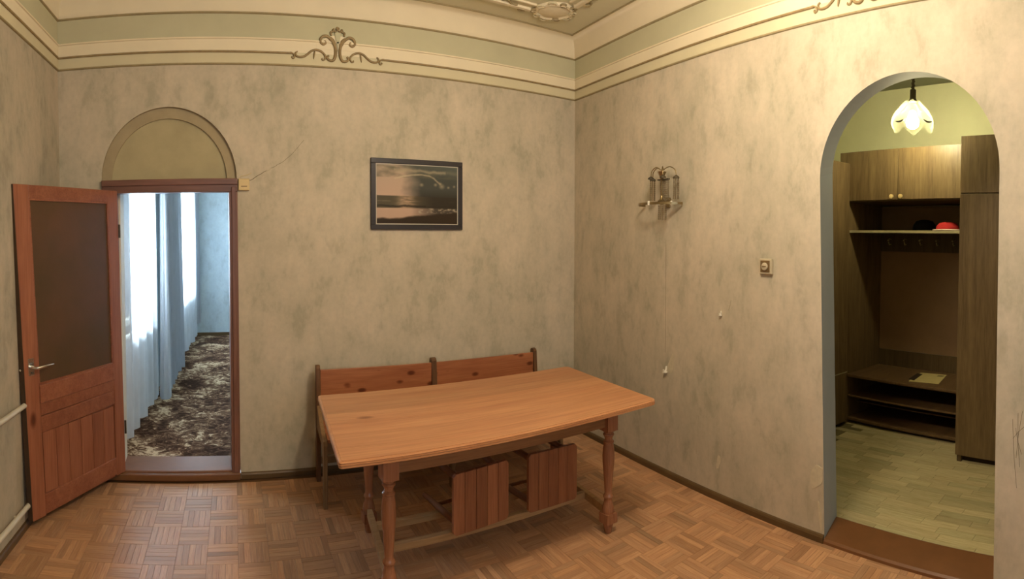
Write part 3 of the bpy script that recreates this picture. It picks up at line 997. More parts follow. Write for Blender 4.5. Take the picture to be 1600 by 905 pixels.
# laminate boards run parallel to the threshold
TE = Vector((.1163, 1, 0)).normalized() ; TN = Vector((1, -.1163, 0)).normalized()
TO = PR(.9, 0, .262)
tx = lambda p: TO + TE * p.x + TN * p.y + Vector((0, 0, p.z))
specs = []
row = 0
d_ = 0.0
while d_ < 1.80:
    wdt = .068
    s0 = -1.35 + random.uniform(-.3, 0)
    while s0 < 1.45:
        ln = random.choice((.22, .30, .38))
        tn = max(.66, min(1, random.gauss(.86, .09)))
        w_ = random.uniform(-.02, .03)
        mid_ = s0 + ln / 2
        if -1.3 < mid_ < 1.3:
            specs.append((s0 + .0006, s0 + ln - .0006, d_ + .0006, d_ + wdt - .0006, random.uniform(-.0004, .0004), -.006, (tn + w_, tn, tn - .03), True, tx))
        s0 += ln
    d_ += wdt
def hkey(s_):
    c_ = tx(Vector(((s_[0] + s_[1]) / 2, (s_[2] + s_[3]) / 2, 0)))
    x, y = proj(c_)
    return (0 if 1295 < x < 1565 and y < 905 else 50) + c_.x
specs.sort(key=hkey)
specs = [s_ for s_ in specs if tx(Vector((s_[0], s_[2], 0))).x < 5.0]
for s_ in specs[:180]:
    board_mesh([s_], 'laminate_board', 'hallboard', fh)
rest = board_mesh(specs[180:], 'laminate_boards_beyond', 'hallboard', fh)
rest['kind'] = 'stuff'
# threshold step in the archway
mb = MB()
mb.prism([(-.012, 0), (-.010, .014), (0, .024), (.24, .026), (.262, .016), (.266, 0)], lambda d, z: PR(1.356 + max(0, d) * .32, z, d), lambda d, z: PR(.432 + max(0, d) * .05, z, d))
thr = struct(mb.build('trim_3', 'step'), 'red brown painted threshold board across the archway floor')


def cab(name, label, s, dep): return thing(name, label, 'cabinet', tuple(PH(s, dep, 0)), RZ)


# open hall stand with shoe shelves
hs = cab('hall_stand', 'open brown hall stand with hooks, hat shelf, bench and shoe shelves between the cupboards', .54, .3)
hbox(1.075, 1.115, 0, .58, 0, 1.99).build('side_panel', 'veneer', hs)
hbox(-.04, -.01, .0, .58, 0, 1.99).build('side_panel', 'veneer_dark', hs)
hbox(-.01, 1.075, .56, .58, .44, 1.98).build('back_panel', 'backpanel', hs)
hbox(-.01, 1.075, .55, .562, 1.55, 1.735).build('hook_rail', 'veneer_dark', hs, bevel=.003)
hbox(-.01, 1.075, .545, .562, .44, .60).build('rear_rail', 'veneer_dark', hs, bevel=.003)
hat = hbox(-.01, 1.075, .02, .56, 1.720, 1.738).build('hat_shelf', 'veneer_h', hs)
hbox(-.01, 1.075, .014, .021, 1.718, 1.740).build('shelf_edging', 'shelf_edge', hat)
hbox(-.01, 1.075, .0, .56, .424, .446).build('bench_board', 'veneer_h', hs, bevel=.003)
hbox(-.01, 1.075, .02, .56, .243, .257).build('shoe_shelf', 'veneer_h', hs, bevel=.002)
hbox(-.01, 1.075, .20, .56, .150, .160).build('shoe_shelf', 'veneer_h', hs, bevel=.002)
hbox(-.01, 1.075, .02, .56, .030, .052).build('shoe_shelf', 'veneer_h', hs, bevel=.002)
hbox(-.01, 1.075, .56, .58, .0, .44).build('back_panel', 'veneer_dark', hs)
hbox(-.01, 1.075, .06, .08, .0, .03).build('plinth', 'print_dark', hs)
for s_ in (.96, .79, .625, .455, .29, .13):
    m_ = MB(HX); m_.tube([(s_, .55, 1.668), (s_, .515, 1.672), (s_, .495, 1.655)], [.006, .006, .009], 8); m_.tube([(s_, .548, 1.62), (s_, .520, 1.615), (s_, .505, 1.640)], [.005, .005, .006], 8)
    m_.build('hook', 'shelf_edge', hs, smooth=60)
# upper cupboard over the stand
uc = cab('upper_cupboard', 'long brown wall cupboard with two doors and pale knobs under the hall lamp', .54, .3)
hbox(-.04, 1.165, .002, .60, 1.99, 2.42).build('body', 'veneer_dark', uc)
for a, b, kx in ((.573, 1.165, .615), (-.035, .567, .528)):
    dd = hbox(a, b, -.018, .0, 2.0, 2.432).build('cupboard_door', 'veneer', uc, bevel=.002)
    m_ = MB(HX); m_.tube([(kx, -.018, 2.025), (kx, -.03, 2.025), (kx, -.038, 2.025), (kx, -.052, 2.025), (kx, -.056, 2.025)], [.007, .007, .019, .019, .008], 14)
    m_.build('knob', 'ivory', dd, smooth=50)
# tall wardrobe on the right
tw = cab('tall_wardrobe', 'tall brown wardrobe at the right edge of the archway, standing proud of the others', -.45, -.1)
hbox(-.80, -.125, -.28, .60, .06, 2.43).build('body', 'veneer_dark', tw)
for z0, z1 in ((.05, 2.005), (2.012, 2.435)):
    hbox(-.79, -.125, -.302, -.281, z0, z1).build('wardrobe_door', 'veneer' if z0 > 1 else 'veneer', tw, bevel=.002)
hbox(-.80, -.15, -.25, .58, 0, .05).build('plinth', 'print_dark', tw)
hbox(-.170, -.135, -.29, -.26, 0, .05).build('foot', 'veneer_dark', tw)
# cupboard on the left, its front facing the passage
lc = cab('side_wardrobe', 'dark brown wardrobe seen edge-on along the left side of the hall', 1.3, -.45)
hbox(1.075, 1.45, -1.05, -.02, .03, 2.33).build('body', 'veneer_dark', lc)
hbox(1.053, 1.074, -1.04, -.022, .475, 2.33).build('wardrobe_door', 'veneer', lc, bevel=.002)
hbox(1.053, 1.074, -1.04, -.022, .03, .468).build('wardrobe_door', 'veneer', lc, bevel=.002)
hbox(1.051, 1.075, -1.04, -.02, .467, .475).build('seam_strip', 'shelf_edge', lc)
hbox(1.09, 1.45, -1.03, -.03, 0, .03).build('plinth', 'print_dark', lc)

# hats and booklet
def cap(s_, dep, name, label, mat, trim, r=.095, h=.075, brim=.125):
    t_ = thing(name, label, 'hat', tuple(PH(s_, dep, 1.740)), RZ)
    c_ = PH(s_, dep, 1.741)
    m_ = MB(); m_.lathe([(brim, .0), (brim + .004, .006), (brim, .012), (r, .014)], tuple(c_), 28); m_.build('brim', trim, t_, smooth=50)
    m_ = MB(); m_.lathe([(r, .012), (r + .004, .022), (r * .97, h * .55), (r * .75, h * .88), (r * .35, h), (.004, h + .002)], tuple(c_), 28); m_.build('crown', mat, t_, smooth=60)
    return t_
cap(.185, .16, 'cap', 'red cap with a white brim on the hat shelf', 'red_felt', 'white_cloth')
cap(.475, .30, 'cap', 'black cap on the hat shelf beside the red one', 'black_cloth', 'black_cloth', .10, .10, .11)
bk_ = thing('booklet', 'yellowed open booklet with dark print lying on the hall stand bench', 'booklet', tuple(PH(.38, .25, .447)), RZ)
def quad(pts, z0, z1, mat, nm):
    m_ = MB(); m_.hexa([HX(Vector((a, b, z0))) for a, b in pts] + [HX(Vector((a, b, z1))) for a, b in pts]); return m_.build(nm, mat, bk_)
quad([(.485, .08), (.225, .13), (.305, .46), (.545, .42)], .4465, .4500, 'paper_yellow', 'page')
quad([(.52, .14), (.455, .12), (.50, .37), (.56, .38)], .4502, .4508, 'print_dark', 'printed_picture')
quad([(.36, .385), (.30, .395), (.305, .41), (.365, .40)], .4502, .4506, 'print_dark', 'printed_line')
quad([(.355, .36), (.30, .37), (.302, .38), (.357, .37)], .4502, .4506, 'print_dark', 'printed_line')

# pendant lamp in the hall
lp = Vector((4.10, 1.361, 2.577))
pl = thing('pendant_lamp', 'lit glass petal pendant lamp hanging in the hall behind the archway', 'lamp', (lp.x, lp.y, lp.z))
m_ = MB(); m_.tube([(lp.x, lp.y, 3.125), (lp.x, lp.y, 2.79)], .011, 10); m_.tube([(lp.x + .012 * sin(k), lp.y + .012 * cos(k), 2.93 - .005 * k) for k in range(26)], .006, 6); m_.build('cord', 'dark_metal', pl, smooth=60)
m_ = MB(); m_.lathe([(.05, 3.122), (.05, 3.10), (.015, 3.07)], (lp.x, lp.y, 0), 20); m_.build('ceiling_rose', 'dark_metal', pl, smooth=40)
m_ = MB(); m_.lathe([(.020, .215), (.023, .21), (.023, .145), (.034, .130), (.034, .122), (.01, .12)], tuple(lp), 20); m_.build('socket', 'dark_metal', pl, smooth=40)
NP = 6
for k in range(NP):
    a0 = 2 * PI * k / NP + .25
    vs, fs = [], []
    nu_, nv = 8, 12
    for i in range(nu_ + 1):
        for j in range(nv + 1):
            t_ = j / nv
            u = (i / nu_ - .5) * 2
            z = .130 - .228 * t_
            rr = .036 + .119 * sin(min(1, t_ * 1.05) * PI * .58) + .006 * cos(u * 3)
            if t_ > .85:
                rr -= .05 * (t_ - .85)
            half = (PI / NP) * 1.08 * (1 if t_ < .6 else (1 - ((t_ - .6) / .4) ** 2.2 * .75))
            z += .012 * u * u * (-1 if t_ < .5 else 1)
            aa = a0 + u * half
            rr += .012 * (1 - u * u)
            vs.append((lp.x + rr * cos(aa), lp.y + rr * sin(aa), lp.z + z))
    for i in range(nu_):
        for j in range(nv):
            q = i * (nv + 1) + j
            fs.append((q, q + 1, q + nv + 2, q + nv + 1))
    m_ = MB(); m_.add(vs, fs); m_.build('glass_petal', 'petal', pl, smooth=80)
for sd in (1, -1):
    e = Vector((-.30, .954, 0)) * sd
    c0 = lp + e * .092 + Vector((-.11, -.045, -.045))
    pts = [c0 + e * x + Vector((0, 0, z)) for x, z in ((-.022, .014), (-.008, .002), (.008, -.006), (.026, -.007), (.042, -.004))]
    m_ = MB(); m_.tube(pts, [.003, .006, .007, .006, .003], 8); m_.build('metal_leaf', 'dark_metal', pl, smooth=60)
m_ = MB(); m_.lathe([(.004, .06), (.022, .05), (.030, .02), (.045, -.01), (.050, -.035), (.042, -.062), (.022, -.078), (.002, -.082)], tuple(lp), 20); m_.build('bulb', 'bulb', pl, smooth=80)

# ------------------------------------------------------------------ table
tb = thing('dining_table', 'large pine dining table with turned legs in front of the bench', 'table', (1.46, 2.62, 0))
def TS(p):     # table plan follows the room's slight skew
    return Vector((p.x + .135 * (p.y - 2.14), p.y, p.z))
X0, X1, Y0, Y1, ZT = .553, 2.266, 2.142, 3.122, .75
def rrect(x0, x1, y0, y1, r, n=5):
    out = []
    rs = r * .28
    for cx, cy, a0, r in ((x1 - r, y1 - r, 0, r), (x0 + rs, y1 - rs, 90, rs), (x0 + rs, y0 + rs, 180, rs), (x1 - r, y0 + r, 270, r)):
        for k in range(n + 1):
            a = math.radians(a0 + 90 * k / n)
            out.append((cx + r * cos(a), cy + r * sin(a)))
    return out
prof = [(.006, 0), (0, .004), (0, .010), (.003, .0115), (0, .013), (0, .018), (.0035, .0195), (.001, .021), (.001, .024), (.006, .0275), (.014, .0285)]
rings = []
for ins, dz in prof:
    rings.append([(x, y, ZT - .030 + dz) for x, y in rrect(X0 + ins, X1 - ins, Y0 + ins, Y1 - ins, max(.012, .045 - ins))])
mb = MB(TS)
nr = len(rings[0])
vs = [p for rg in rings for p in rg]
fs = [(i * nr + k, i * nr + (k + 1) % nr, (i + 1) * nr + (k + 1) % nr, (i + 1) * nr + k) for i in range(len(rings) - 1) for k in range(nr)]
fs += [tuple(range(nr))[::-1], tuple((len(rings) - 1) * nr + k for k in range(nr))]
mb.add(vs, fs)
top = mb.build('tabletop', 'table_edge', tb, smooth=30)
ysp = [Y0 + .012, 2.285, 2.44, 2.60, 2.755, 2.90, 3.01, Y1 - .012]
outer = rrect(X0 + .012, X1 - .012, Y0 + .012, Y1 - .012, .034)
for a, b in zip(ysp, ysp[1:]):
    poly = [(x, y) for x, y in outer if a - 1e-6 <= y <= b + 1e-6]
    xs_l = X0 + .012; xs_r = X1 - .012
    pts = [p for p in poly]
    if a > Y0 + .05: pts += [(xs_l, a), (xs_r, a)]
    if b < Y1 - .05: pts += [(xs_l, b), (xs_r, b)]
    cx, cy = (xs_l + xs_r) / 2, (a + b) / 2
    pts = sorted(set((round(p[0], 5), round(p[1], 5)) for p in pts), key=lambda p: math.atan2((p[1] - cy) * 8, p[0] - cx))
    m_ = MB(TS)
    g = .0003
    pts = [(x, min(max(y, a + g), b - g)) for x, y in pts]
    m_.prism(pts, lambda x, y: (x, y, ZT - .003), lambda x, y: (x, y, ZT))
    m_.build('plank', 'table', top)
LEGS = [(.825, 2.333), (2.075, 2.333), (.845, 2.985), (2.085, 2.985)]
def tleg(x, y):
    p = TS(Vector((x - .135 * (2.333 - 2.14) if y < 2.5 else x - .02, y, 0)))
    x = p.x
    m_ = MB()
    h_ = .036
    m_.box(x - h_, x + h_, y - h_, y + h_, .575, .722)
    pr = [(.034, .575), (.034, .571), (.026, .566), (.024, .560), (.030, .556), (.031, .550), (.027, .545), (.022, .535), (.021, .524), (.026, .518), (.030, .514), (.030, .508), (.026, .504),
          (.027, .498), (.031, .470), (.0335, .435), (.0325, .40), (.028, .345), (.0235, .285), (.021, .245), (.0205, .222), (.025, .214), (.028, .208), (.0285, .202), (.025, .196), (.022, .190),
          (.024, .176), (.031, .150), (.034, .128), (.030, .112), (.034, .108), (.038, .102)]
    m_.lathe([(r, z) for r, z in reversed(pr)], (x, y, 0), 24)
    m_.box(x - h_, x + h_, y - h_, y + h_, .060, .114)
    m_.lathe([(.018, 0), (.020, .006), (.026, .040), (.032, .060), (.03, .0605)], (x, y, 0), 20)
    m_.build('leg', 'table_leg', tb, smooth=38)
    return x, y
LP = [tleg(*l_) for l_ in LEGS]
def rail(m_, a, b, z0, z1, th):
    a, b = Vector(a), Vector(b)
    e = (b - a).normalized(); n_ = Vector((-e.y, e.x)) * th / 2
    m_.hexa([(*(a - n_), z0), (*(b - n_), z0), (*(b + n_), z0), (*(a + n_), z0), (*(a - n_), z1), (*(b - n_), z1), (*(b + n_), z1), (*(a + n_), z1)])
    return m_
for a, b in ((0, 1), (2, 3), (0, 2), (1, 3)):
    pa, pb_ = Vector(LP[a]), Vector(LP[b])
    e = (pb_ - pa).normalized() * .034
    rail(MB(), pa + e, pb_ - e, .598, .720, .024).build('apron', 'apron', tb, bevel=.002)
for a, b in ((0, 2), (1, 3)):
    pa, pb_ = Vector(LP[a]), Vector(LP[b])
    e = (pb_ - pa).normalized() * .032
    rail(MB(), pa + e, pb_ - e, .098, .142, .030).build('side_stretcher', 'rail_wood', tb, bevel=.003)
for y in (2.575, 2.795):
    t_ = (y - 2.333) / .652
    xa = LP[0][0] + (LP[2][0] - LP[0][0]) * t_ + .014
    xb = LP[1][0] + (LP[3][0] - LP[1][0]) * t_ - .014
    rail(MB(), (xa, y), (xb, y), .106, .142, .034).build('long_stretcher', 'rail_wood', tb, bevel=.003)

# ------------------------------------------------------------------ bench against the wall
bn = thing('bench', 'pine bench with a two panel knotty backrest, standing against the wall behind the table', 'bench', (1.66, 3.55, 0))
BS = lambda p: Vector((p.x + .12 * (p.y - 3.74), p.y, p.z))
BX = (.822, 1.664, 2.530)
for i, x in enumerate(BX):
    t_ = .030 if i != 1 else .040
    m_ = MB(BS)
    zt = (.782, .775, .765)[i]
    poly = [(3.695, 0.0), (3.775, 0.0), (3.775, zt - .02), (3.765, zt - .004), (3.745, zt), (3.725, zt - .004), (3.712, zt - .02), (3.700, .60), (3.690, .46)]
    m_.prism(poly, lambda y, z: (x - t_ / 2, y, z), lambda y, z: (x + t_ / 2, y, z))
    m_.build('post', 'bench_post', bn, bevel=.004)
    # shaped side below the seat: front leg, seat rail and a curved arm stub
    m_ = MB(BS)
    poly = [(3.30, 0), (3.35, 0), (3.352, .30), (3.40, .355), (3.69, .37), (3.69, .52), (3.62, .505), (3.52, .455), (3.40, .425), (3.30, .415), (3.285, .39), (3.29, .3)]
    m_.prism(poly, lambda y, z: (x - .013, y, z), lambda y, z: (x + .013, y, z))
    m_.build('side_frame', 'bench_side', bn, bevel=.003)
for a, b in ((0, 1), (1, 2)):
    xa, xb = BX[a] + .016, BX[b] - .018
    zb, dz = .50, (-.012 if a == 0 else -.008)
    z_ = (.752, .742, .735)
    MB(BS).hexa([(xa, 3.715, zb), (xb, 3.715, zb), (xb, 3.735, zb), (xa, 3.735, zb), (xa, 3.715, z_[a]), (xb, 3.715, z_[b]), (xb, 3.735, z_[b]), (xa, 3.735, z_[a])]).build('back_panel', 'bench', bn, bevel=.003)
for y0, y1 in ((3.30, 3.42), (3.425, 3.545), (3.55, 3.68)):
    MB(BS).box(BX[0] + .014, BX[2] - .014, y0, y1, .400, .422).build('seat_board', 'bench', bn, bevel=.003)
MB(BS).box(BX[0] + .014, BX[2] - .014, 3.315, 3.335, .33, .40).build('seat_rail', 'bench_side', bn)
MB(BS).box(BX[0] + .014, BX[2] - .014, 3.70, 3.72, .12, .16).build('lower_rail', 'bench_side', bn)

# ------------------------------------------------------------------ two stools lying on the table's foot rails
def stool(x0, x1, z0, z1, sl, label):
    t_ = thing('stool', label, 'stool', ((x0 + x1) / 2, 2.62, .142), 0, 'stools laid on the foot rails under the table')
    ys = 2.515
    def Q(u, d, w): return Vector((x0 + (x1 - x0) * u, ys + d, z0 + (z1 - z0) * w + sl * (u - .5)))
    n_ = 5
    for i in range(n_):
        a, b = i / n_ + .003, (i + 1) / n_ - .003
        lo, hi = (0, 1)
        c0 = .05 if i == 0 else 0; c1 = .05 if i == n_ - 1 else 0
        poly = [(a, lo + c0), (a + (c0 and .04), lo), (b - (c1 and .04), lo), (b, lo + c1), (b, hi - c1), (b - (c1 and .04), hi), (a + (c0 and .04), hi), (a, hi - c0)]
        pp = []
        for p in poly:
            if not pp or (abs(p[0] - pp[-1][0]) + abs(p[1] - pp[-1][1])) > 1e-5: pp.append(p)
        if (abs(pp[0][0] - pp[-1][0]) + abs(pp[0][1] - pp[-1][1])) < 1e-5: pp.pop()
        m_ = MB(); m_.prism(pp, lambda u, w: Q(u, 0, w), lambda u, w: Q(u, .022, w))
        m_.build('seat_plank', 'stool', t_, bevel=.002)
    for u in (.14, .86):
        MB().hexa([Q(u - .05, .022, .08), Q(u + .05, .022, .08), Q(u + .05, .042, .08), Q(u - .05, .042, .08), Q(u - .05, .022, .92), Q(u + .05, .022, .92), Q(u + .05, .042, .92), Q(u - .05, .042, .92)]).build('seat_batten', 'stool_leg', t_)
    for u in (.14, .86):
        for w_ in (.12, .86):
            uu = u + (-.06 if u < .5 else .06) * .0
            a = Q(u, .040, w_); b = Q(u + (-.05 if u < .5 else .05), .43, w_ + (-.02 if w_ < .5 else .05))
            m_ = MB(); m_.tube([a, a.lerp(b, .5), b], [.019, .018, .014], 10); m_.build('leg', 'stool_leg', t_, smooth=50)
    for w_ in (.14, .87):
        m_ = MB(); m_.tube([Q(.12, .27, w_), Q(.88, .27, w_)], .010, 8); m_.build('stretcher', 'stool_leg', t_, smooth=50)
    return t_
stool(1.228, 1.548, .150, .462, .02, 'left pine plank stool lying on the foot rails under the table')
stool(1.672, 2.000, .150, .468, -.004, 'right pine plank stool lying on the foot rails, nearer the right table leg')

# ------------------------------------------------------------------ framed seascape
pc = thing('picture', 'black framed seascape at sunset hanging on the back wall', 'picture', (1.586, D, 1.70))
x0, x1, z0, z1 = 1.229, 1.942, 1.700, 2.206
fw = .036
for nm, a, b, c_, d_ in (('frame_rail', x0, x1, z1 - fw, z1), ('frame_rail', x0, x1, z0, z0 + fw), ('frame_stile', x0, x0 + fw, z0 + fw, z1 - fw), ('frame_stile', x1 - fw, x1, z0 + fw, z1 - fw)):
    MB().box(a, b, D - .022, D - .001, c_, d_).build(nm, 'black_frame', pc, bevel=.003)
MB().box(x0 + fw, x1 - fw, D - .014, D - .002, z0 + fw, z1 - fw).build('white_mat', 'mat_line', pc)
ARC = [(.22, .77), (.32, .81), (.42, .835), (.54, .845), (.64, .83), (.70, .79), (.74, .735), (.775, .70)]
def sea(u, v):
    """u right, v up, 0..1: sRGB of the printed photograph"""
    def mixc(a, b, t_): t_ = max(0, min(1, t_)); return tuple(x + (y - x) * t_ for x, y in zip(a, b))
    nz = lambda a, b, s_=0: noise.fractal(Vector((u * a, v * b, s_)), 1, 2, 5)
    hz_ = .48 - .02 * u
    if v > hz_:
        c = mixc((196, 166, 144), (178, 156, 132), (v - hz_) / .5)
        dk = (70, 72, 66)
        edge = .48 + .10 * nz(3, 3, 2) - .22 * (v - .6) 
        c = mixc(c, dk, (u - edge + .16) / .24)
        c = mixc(c, (96, 92, 74), .8 * max(0, nz(4, 9, 5) + .25) * (1 if v > .78 else .0))
        c = mixc(c, (92, 100, 92), max(0, (v - .72) * 2.4) * max(0, u - .25) * 1.6)
        c = mixc(c, (176, 160, 130), max(0, 1 - abs(v - .93 + .05 * u - .03 * nz(6, 4)) / .045) * (.75 if .2 < u < .85 else .25))
        # bright rim of the big cloud
        dmin = 9
        for (ax_, ay_), (bx_, by_) in zip(ARC, ARC[1:]):
            tt = max(0, min(1, ((u - ax_) * (bx_ - ax_) + (v - ay_) * (by_ - ay_)) / ((bx_ - ax_) ** 2 + (by_ - ay_) ** 2)))
            dmin = min(dmin, math.hypot(u - ax_ - tt * (bx_ - ax_), (v - ay_ - tt * (by_ - ay_)) * .8))
        c = mixc(c, (200, 182, 150), max(0, 1 - abs(dmin + .006 * nz(12, 12)) / .016) * .8)
        for (a, b, r1) in ((.545, .67, .022), (.72, .68, .02), (.80, .655, .032), (.78, .70, .02), (.885, .64, .016), (.96, .66, .015)):
            dd = math.hypot((u - a), (v - b) * .8)
            c = mixc(c, (170, 156, 126), (1 - dd / (r1 * 1.5)) * .8)
        c = mixc(c, (48, 44, 36), max(0, (.60 - v) * 5) * max(0, min(1, (u - .38) * 6)))
    else:
        c = (84, 76, 58)
        glow = math.exp(-((u - .35) / .09) ** 2)
        rip = .5 + .5 * nz(7, 46, 8)
        c = mixc(c, (216, 178, 146), glow * rip * 1.5)
        c = mixc(c, (46, 40, 32), max(0, min(1, (u - .45) * 4)) * .85)
        c = mixc(c, (40, 33, 26), max(0, 1 - abs(v - .30 - .015 * nz(6, 2)) / .022) * (1 if u < .6 else .3))
        if v < .27:
            foam = mixc((190, 160, 138), (70, 62, 54), (u - .42) * 3.2)
            c = foam
            c = mixc(c, (176, 162, 138), max(0, nz(16, 22, 3) + .1) * (1.4 if u > .5 and v > .17 else 0))
            beach = .10 + .14 * max(0, u - .15) + .02 * nz(5, 5)
            c = mixc(c, (52, 40, 28), (beach - v) / .03)
        c = mixc(c, (150, 138, 112), max(0, 1 - abs(v - .385) / .012) * max(0, nz(9, 20) + .3) * (.9 if u < .3 else .2))
    return tuple(((max(0, min(255, k)) / 255 + .055) / 1.055) ** 2.4 for k in c)
ins = fw + .007
px0, px1, pz0, pz1 = x0 + ins, x1 - ins, z0 + ins, z1 - ins
nx, nzg = 150, 100
vs = [(px0 + (px1 - px0) * i / nx, D - .0155, pz0 + (pz1 - pz0) * j / nzg) for j in range(nzg + 1) for i in range(nx + 1)]
fs = [(j * (nx + 1) + i, j * (nx + 1) + i + 1, (j + 1) * (nx + 1) + i + 1, (j + 1) * (nx + 1) + i) for j in range(nzg) for i in range(nx)]
m_ = MB(); m_.add(vs, fs)
po = m_.build('print', 'print', pc)
ca = po.data.color_attributes.new('tint', 'FLOAT_COLOR', 'POINT')
k = 0
for j in range(nzg + 1):
    for i in range(nx + 1):
        ca.data[k].color = (*sea(i / nx, j / nzg), 1)
        k += 1

# ------------------------------------------------------------------ brass wall lamp with bead strands
sc_ = thing('wall_lamp', 'unlit brass wall lamp with arched arms, a flat hoop and hanging bead strands', 'lamp', tuple(PR(2.62, 1.88, 0)))
uc_, hz0 = 2.600, 1.873
MB().hexa([PR(uc_ + .01, 1.85, 0), PR(uc_ + .05, 1.85, 0), PR(uc_ + .05, 1.85, -.014), PR(uc_ + .01, 1.85, -.014), PR(uc_ + .01, 1.92, 0), PR(uc_ + .05, 1.92, 0), PR(uc_ + .05, 1.92, -.014), PR(uc_ + .01, 1.92, -.014)]).build('back_plate', 'brass', sc_, bevel=.004)
m_ = MB(); m_.tube([PR(uc_, 1.90, -.01), PR(uc_, 1.885, -.06), PR(uc_, 1.90, -.085), PR(uc_, 1.99, -.09), PR(uc_, 2.075, -.09)], [.008, .008, .009, .006, .007], 10); m_.build('stem', 'brass', sc_, smooth=50)
m_ = MB(); m_.lathe([(.012, -.02), (.026, -.01), (.028, .005), (.014, .016), (.010, .04)], tuple(PR(uc_, 1.885, -.09)), 18); m_.build('cup', 'brass', sc_, smooth=50)
m_ = MB()
hoop = [PR(uc_ + .075 + .195 * cos(PI * k / 24), hz0, -.012 - .150 * sin(PI * k / 24)) for k in range(25)]
for a, b in zip(hoop, hoop[1:]):
    u3 = Vector((0, 0, .0085))
    n3 = Vector((0, 0, 0))
    inw = (PR(uc_, hz0, 0) - (a + b) / 2); inw.z = 0; inw.normalize(); inw *= .003
    m_.hexa([a - u3, b - u3, b - u3 + inw, a - u3 + inw, a + u3, b + u3, b + u3 + inw, a + u3 + inw])
m_.build('hoop', 'brass', sc_)
for uo, do in ((.050, -.160), (-.085, -.080)):
    c_ = PR(uc_ + uo, hz0, do)
    m_ = MB(); m_.lathe([(.007, -.012), (.009, 0), (.008, .012), (.004, .016)], tuple(c_), 14); m_.build('lamp_socket', 'white_plastic', sc_, smooth=50)
ends = []
for du, dd in ((.125, -.05), (-.115, -.05), (.07, -.15), (-.06, -.16)):
    p0 = PR(uc_, 2.05, -.09)
    pe = PR(uc_ + du, 2.045, -.09 + (dd + .09) * .6)
    tp = (p0 + pe) / 2
    pts = spline([p0 - Vector((0, 0, .02)), p0 + Vector((0, 0, .035)), Vector((tp.x, tp.y, 2.115)), Vector((pe.x * .85 + tp.x * .15, pe.y * .85 + tp.y * .15, 2.09)), pe], 5)
    m_ = MB(); m_.tube(pts, .0034, 7); m_.build('arm', 'brass', sc_, smooth=60)
    m_ = MB(); m_.lathe([(.003, .012), (.020, 0), (.022, -.008), (.016, -.009)], tuple(pe), 14); m_.build('cap', 'dark_metal', sc_, smooth=50)
    ends.append(pe)
m_ = MB(); m_.lathe([(.008, -.03), (.016, .0), (.030, .03), (.022, .032), (.006, .01)], tuple(PR(uc_, 2.055, -.09)), 16, lobes=6, amp=.12); m_.build('finial', 'brass', sc_, smooth=60)
MB().hexa([PR(uc_ - .07, 2.028, -.08), PR(uc_ + .035, 2.028, -.08), PR(uc_ + .035, 2.028, -.10), PR(uc_ - .07, 2.028, -.10), PR(uc_ - .07, 2.036, -.08), PR(uc_ + .035, 2.036, -.08), PR(uc_ + .035, 2.036, -.10), PR(uc_ - .07, 2.036, -.10)]).build('crossbar', 'dark_metal', sc_)
def strand(p, ln, r=.004):
    m2 = MB()
    n_ = int(ln / .014)
    for k in range(n_):
        z = p.z - .008 - k * .014
        m2.lathe([(.0015, .0075), (r * .8, 0), (.0015, -.0068)], (p.x, p.y, z), 6)
    return m2.build('bead_strand', 'strand', sc_)
for pe in ends[:2]:
    for k in range(7):
        a = 2 * PI * k / 7
        strand(pe + Vector((.017 * cos(a), .017 * sin(a), -.006)), .15, .0042)
for k in range(7):
    strand(PR(uc_ + .01 - k * .013, 2.03, -.09), .14, .005)
for k in range(7):
    a = 2 * PI * k / 7
    c_ = PR(uc_ - .02, hz0 - .012, -.10)
    strand(c_ + Vector((.030 * cos(a), .022 * sin(a), 0)), .10, .0036)

# ------------------------------------------------------------------ small wall things
jb = thing('junction_box', 'small yellowed plastic box on the wall beside the top corner of the door frame', 'box', (.345, D, 1.965))
MB().box(.310, .384, D - .024, D, 1.966, 2.044).build('cover', 'ivory', jb, bevel=.004)
MB().box(.327, .367, D - .0255, D - .0235, 1.990, 1.995).build('label_strip', 'switch_brown', jb)
m_ = MB(); m_.tube([PB(.313, 2.040, -.004), PB(.330, 2.062, -.003), PB(.375, 2.072, -.003), PB(.40, 2.085, -.002)], .0018, 6); m_.build('wire', 'ivory', jb)
sw = thing('light_switch', 'square brown light switch with a round button on the wall left of the archway', 'switch', tuple(PR(1.771, 1.44, 0)))
def sbox(u0, u1, z0_, z1_, d0, d1): return MB().hexa([PR(u0, z0_, -d0), PR(u1, z0_, -d0), PR(u1, z0_, -d1), PR(u0, z0_, -d1), PR(u0, z1_, -d0), PR(u1, z1_, -d0), PR(u1, z1_, -d1), PR(u0, z1_, -d1)])
sbox(1.727, 1.816, 1.438, 1.527, 0, .020).build('switch_housing', 'switch_pale', sw, bevel=.004)
sbox(1.739, 1.806, 1.449, 1.516, .019, .023).build('face_plate', 'switch_brown', sw, bevel=.002)
m_ = MB(); m_.tube([PR(1.772, 1.482, -.022), PR(1.772, 1.482, -.029), PR(1.772, 1.482, -.031)], [.022, .022, .018], 24); m_.build('round_button', 'switch_pale', sw, smooth=40)
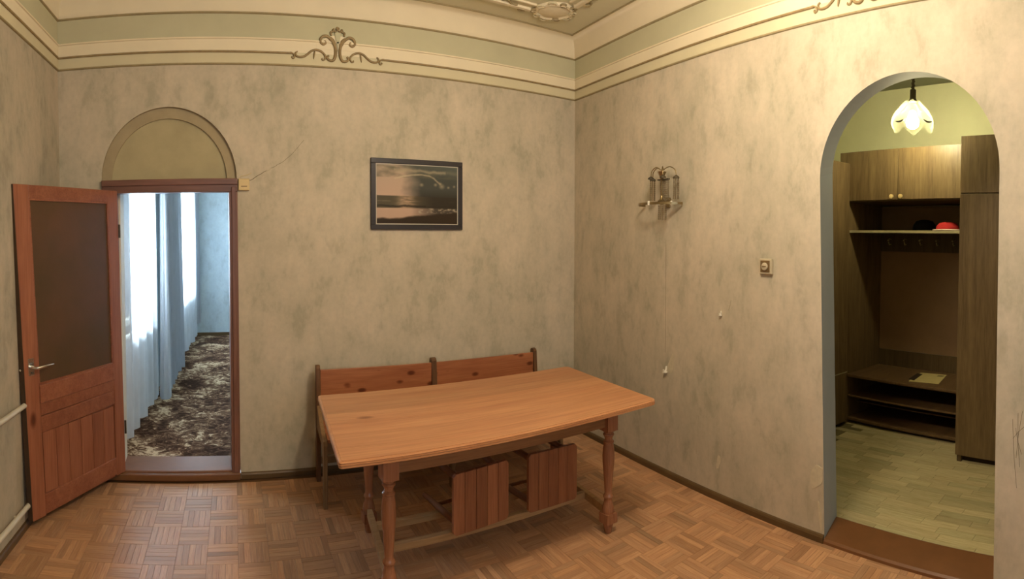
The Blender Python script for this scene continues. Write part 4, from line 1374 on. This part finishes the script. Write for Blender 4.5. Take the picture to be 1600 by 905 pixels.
sbox(1.758, 1.786, 1.480, 1.485, .030, .033).build('toggle', 'switch_brown', sw)


def whook(u, z, s_, label):
    t_ = thing('wall_hook', label, 'hook', tuple(PR(u, z, 0)))
    m_ = MB(); m_.tube([PR(u, z + .020 * s_, -.003), PR(u, z, -.006 * s_)], [.004 * s_, .005 * s_], 8); m_.build('hook_back', 'white_plastic', t_)
    m_ = MB(); m_.tube([PR(u, z, -.004), PR(u, z - .008 * s_, -.018 * s_), PR(u, z + .004 * s_, -.024 * s_)], [.005 * s_, .0055 * s_, .004 * s_], 8); m_.build('hook_tip', 'white_plastic', t_)
    m_ = MB(); m_.lathe([(.012 * s_, -.012 * s_), (.014 * s_, -.006 * s_), (.004 * s_, 0)], tuple(PR(u, z - .004, -.012 * s_)), 12); m_.build('hook_base', 'white_plastic', t_)
whook(2.638, .735, 1.25, 'white plastic hook low on the wall below the brass lamp')
whook(2.131, 1.175, .8, 'tiny white hook at mid height on the wall between the lamp and the switch')
m_ = MB(); m_.tube([PR(2.07, 1.20, -.002), PR(2.055, 1.235, -.003), PR(2.05, 1.265, -.002)], .0014, 5)
m_.build('paper_flake', 'rough', wall_right)

# heating pipes on the left wall
for z_a, z_b, zl in ((.735, .725, 'upper white heating pipe crossing the left wall to the door'), (.160, .150, 'lower white heating pipe just above the skirting on the left wall')):
    t_ = thing('heating_pipe', zl, 'pipe', tuple(PL(2.6, z_a, -.03)))
    m_ = MB(); m_.tube([PL(YF + .1, z_a + .02, -.032), PL(2.0, z_a + .006, -.032), PL(3.0, z_b, -.032), PL(3.78, z_b - .01, -.032)], .0145, 14); m_.build('pipe_run', 'pipe', t_, smooth=60)
    for y in (1.2, 2.9):
        MB().hexa([PL(y, z_b - .018, -.0), PL(y + .02, z_b - .018, -.0), PL(y + .02, z_b - .018, -.03), PL(y, z_b - .018, -.03), PL(y, z_b - .004, 0), PL(y + .02, z_b - .004, 0), PL(y + .02, z_b - .004, -.03), PL(y, z_b - .004, -.03)]).build('bracket', 'pipe', t_)
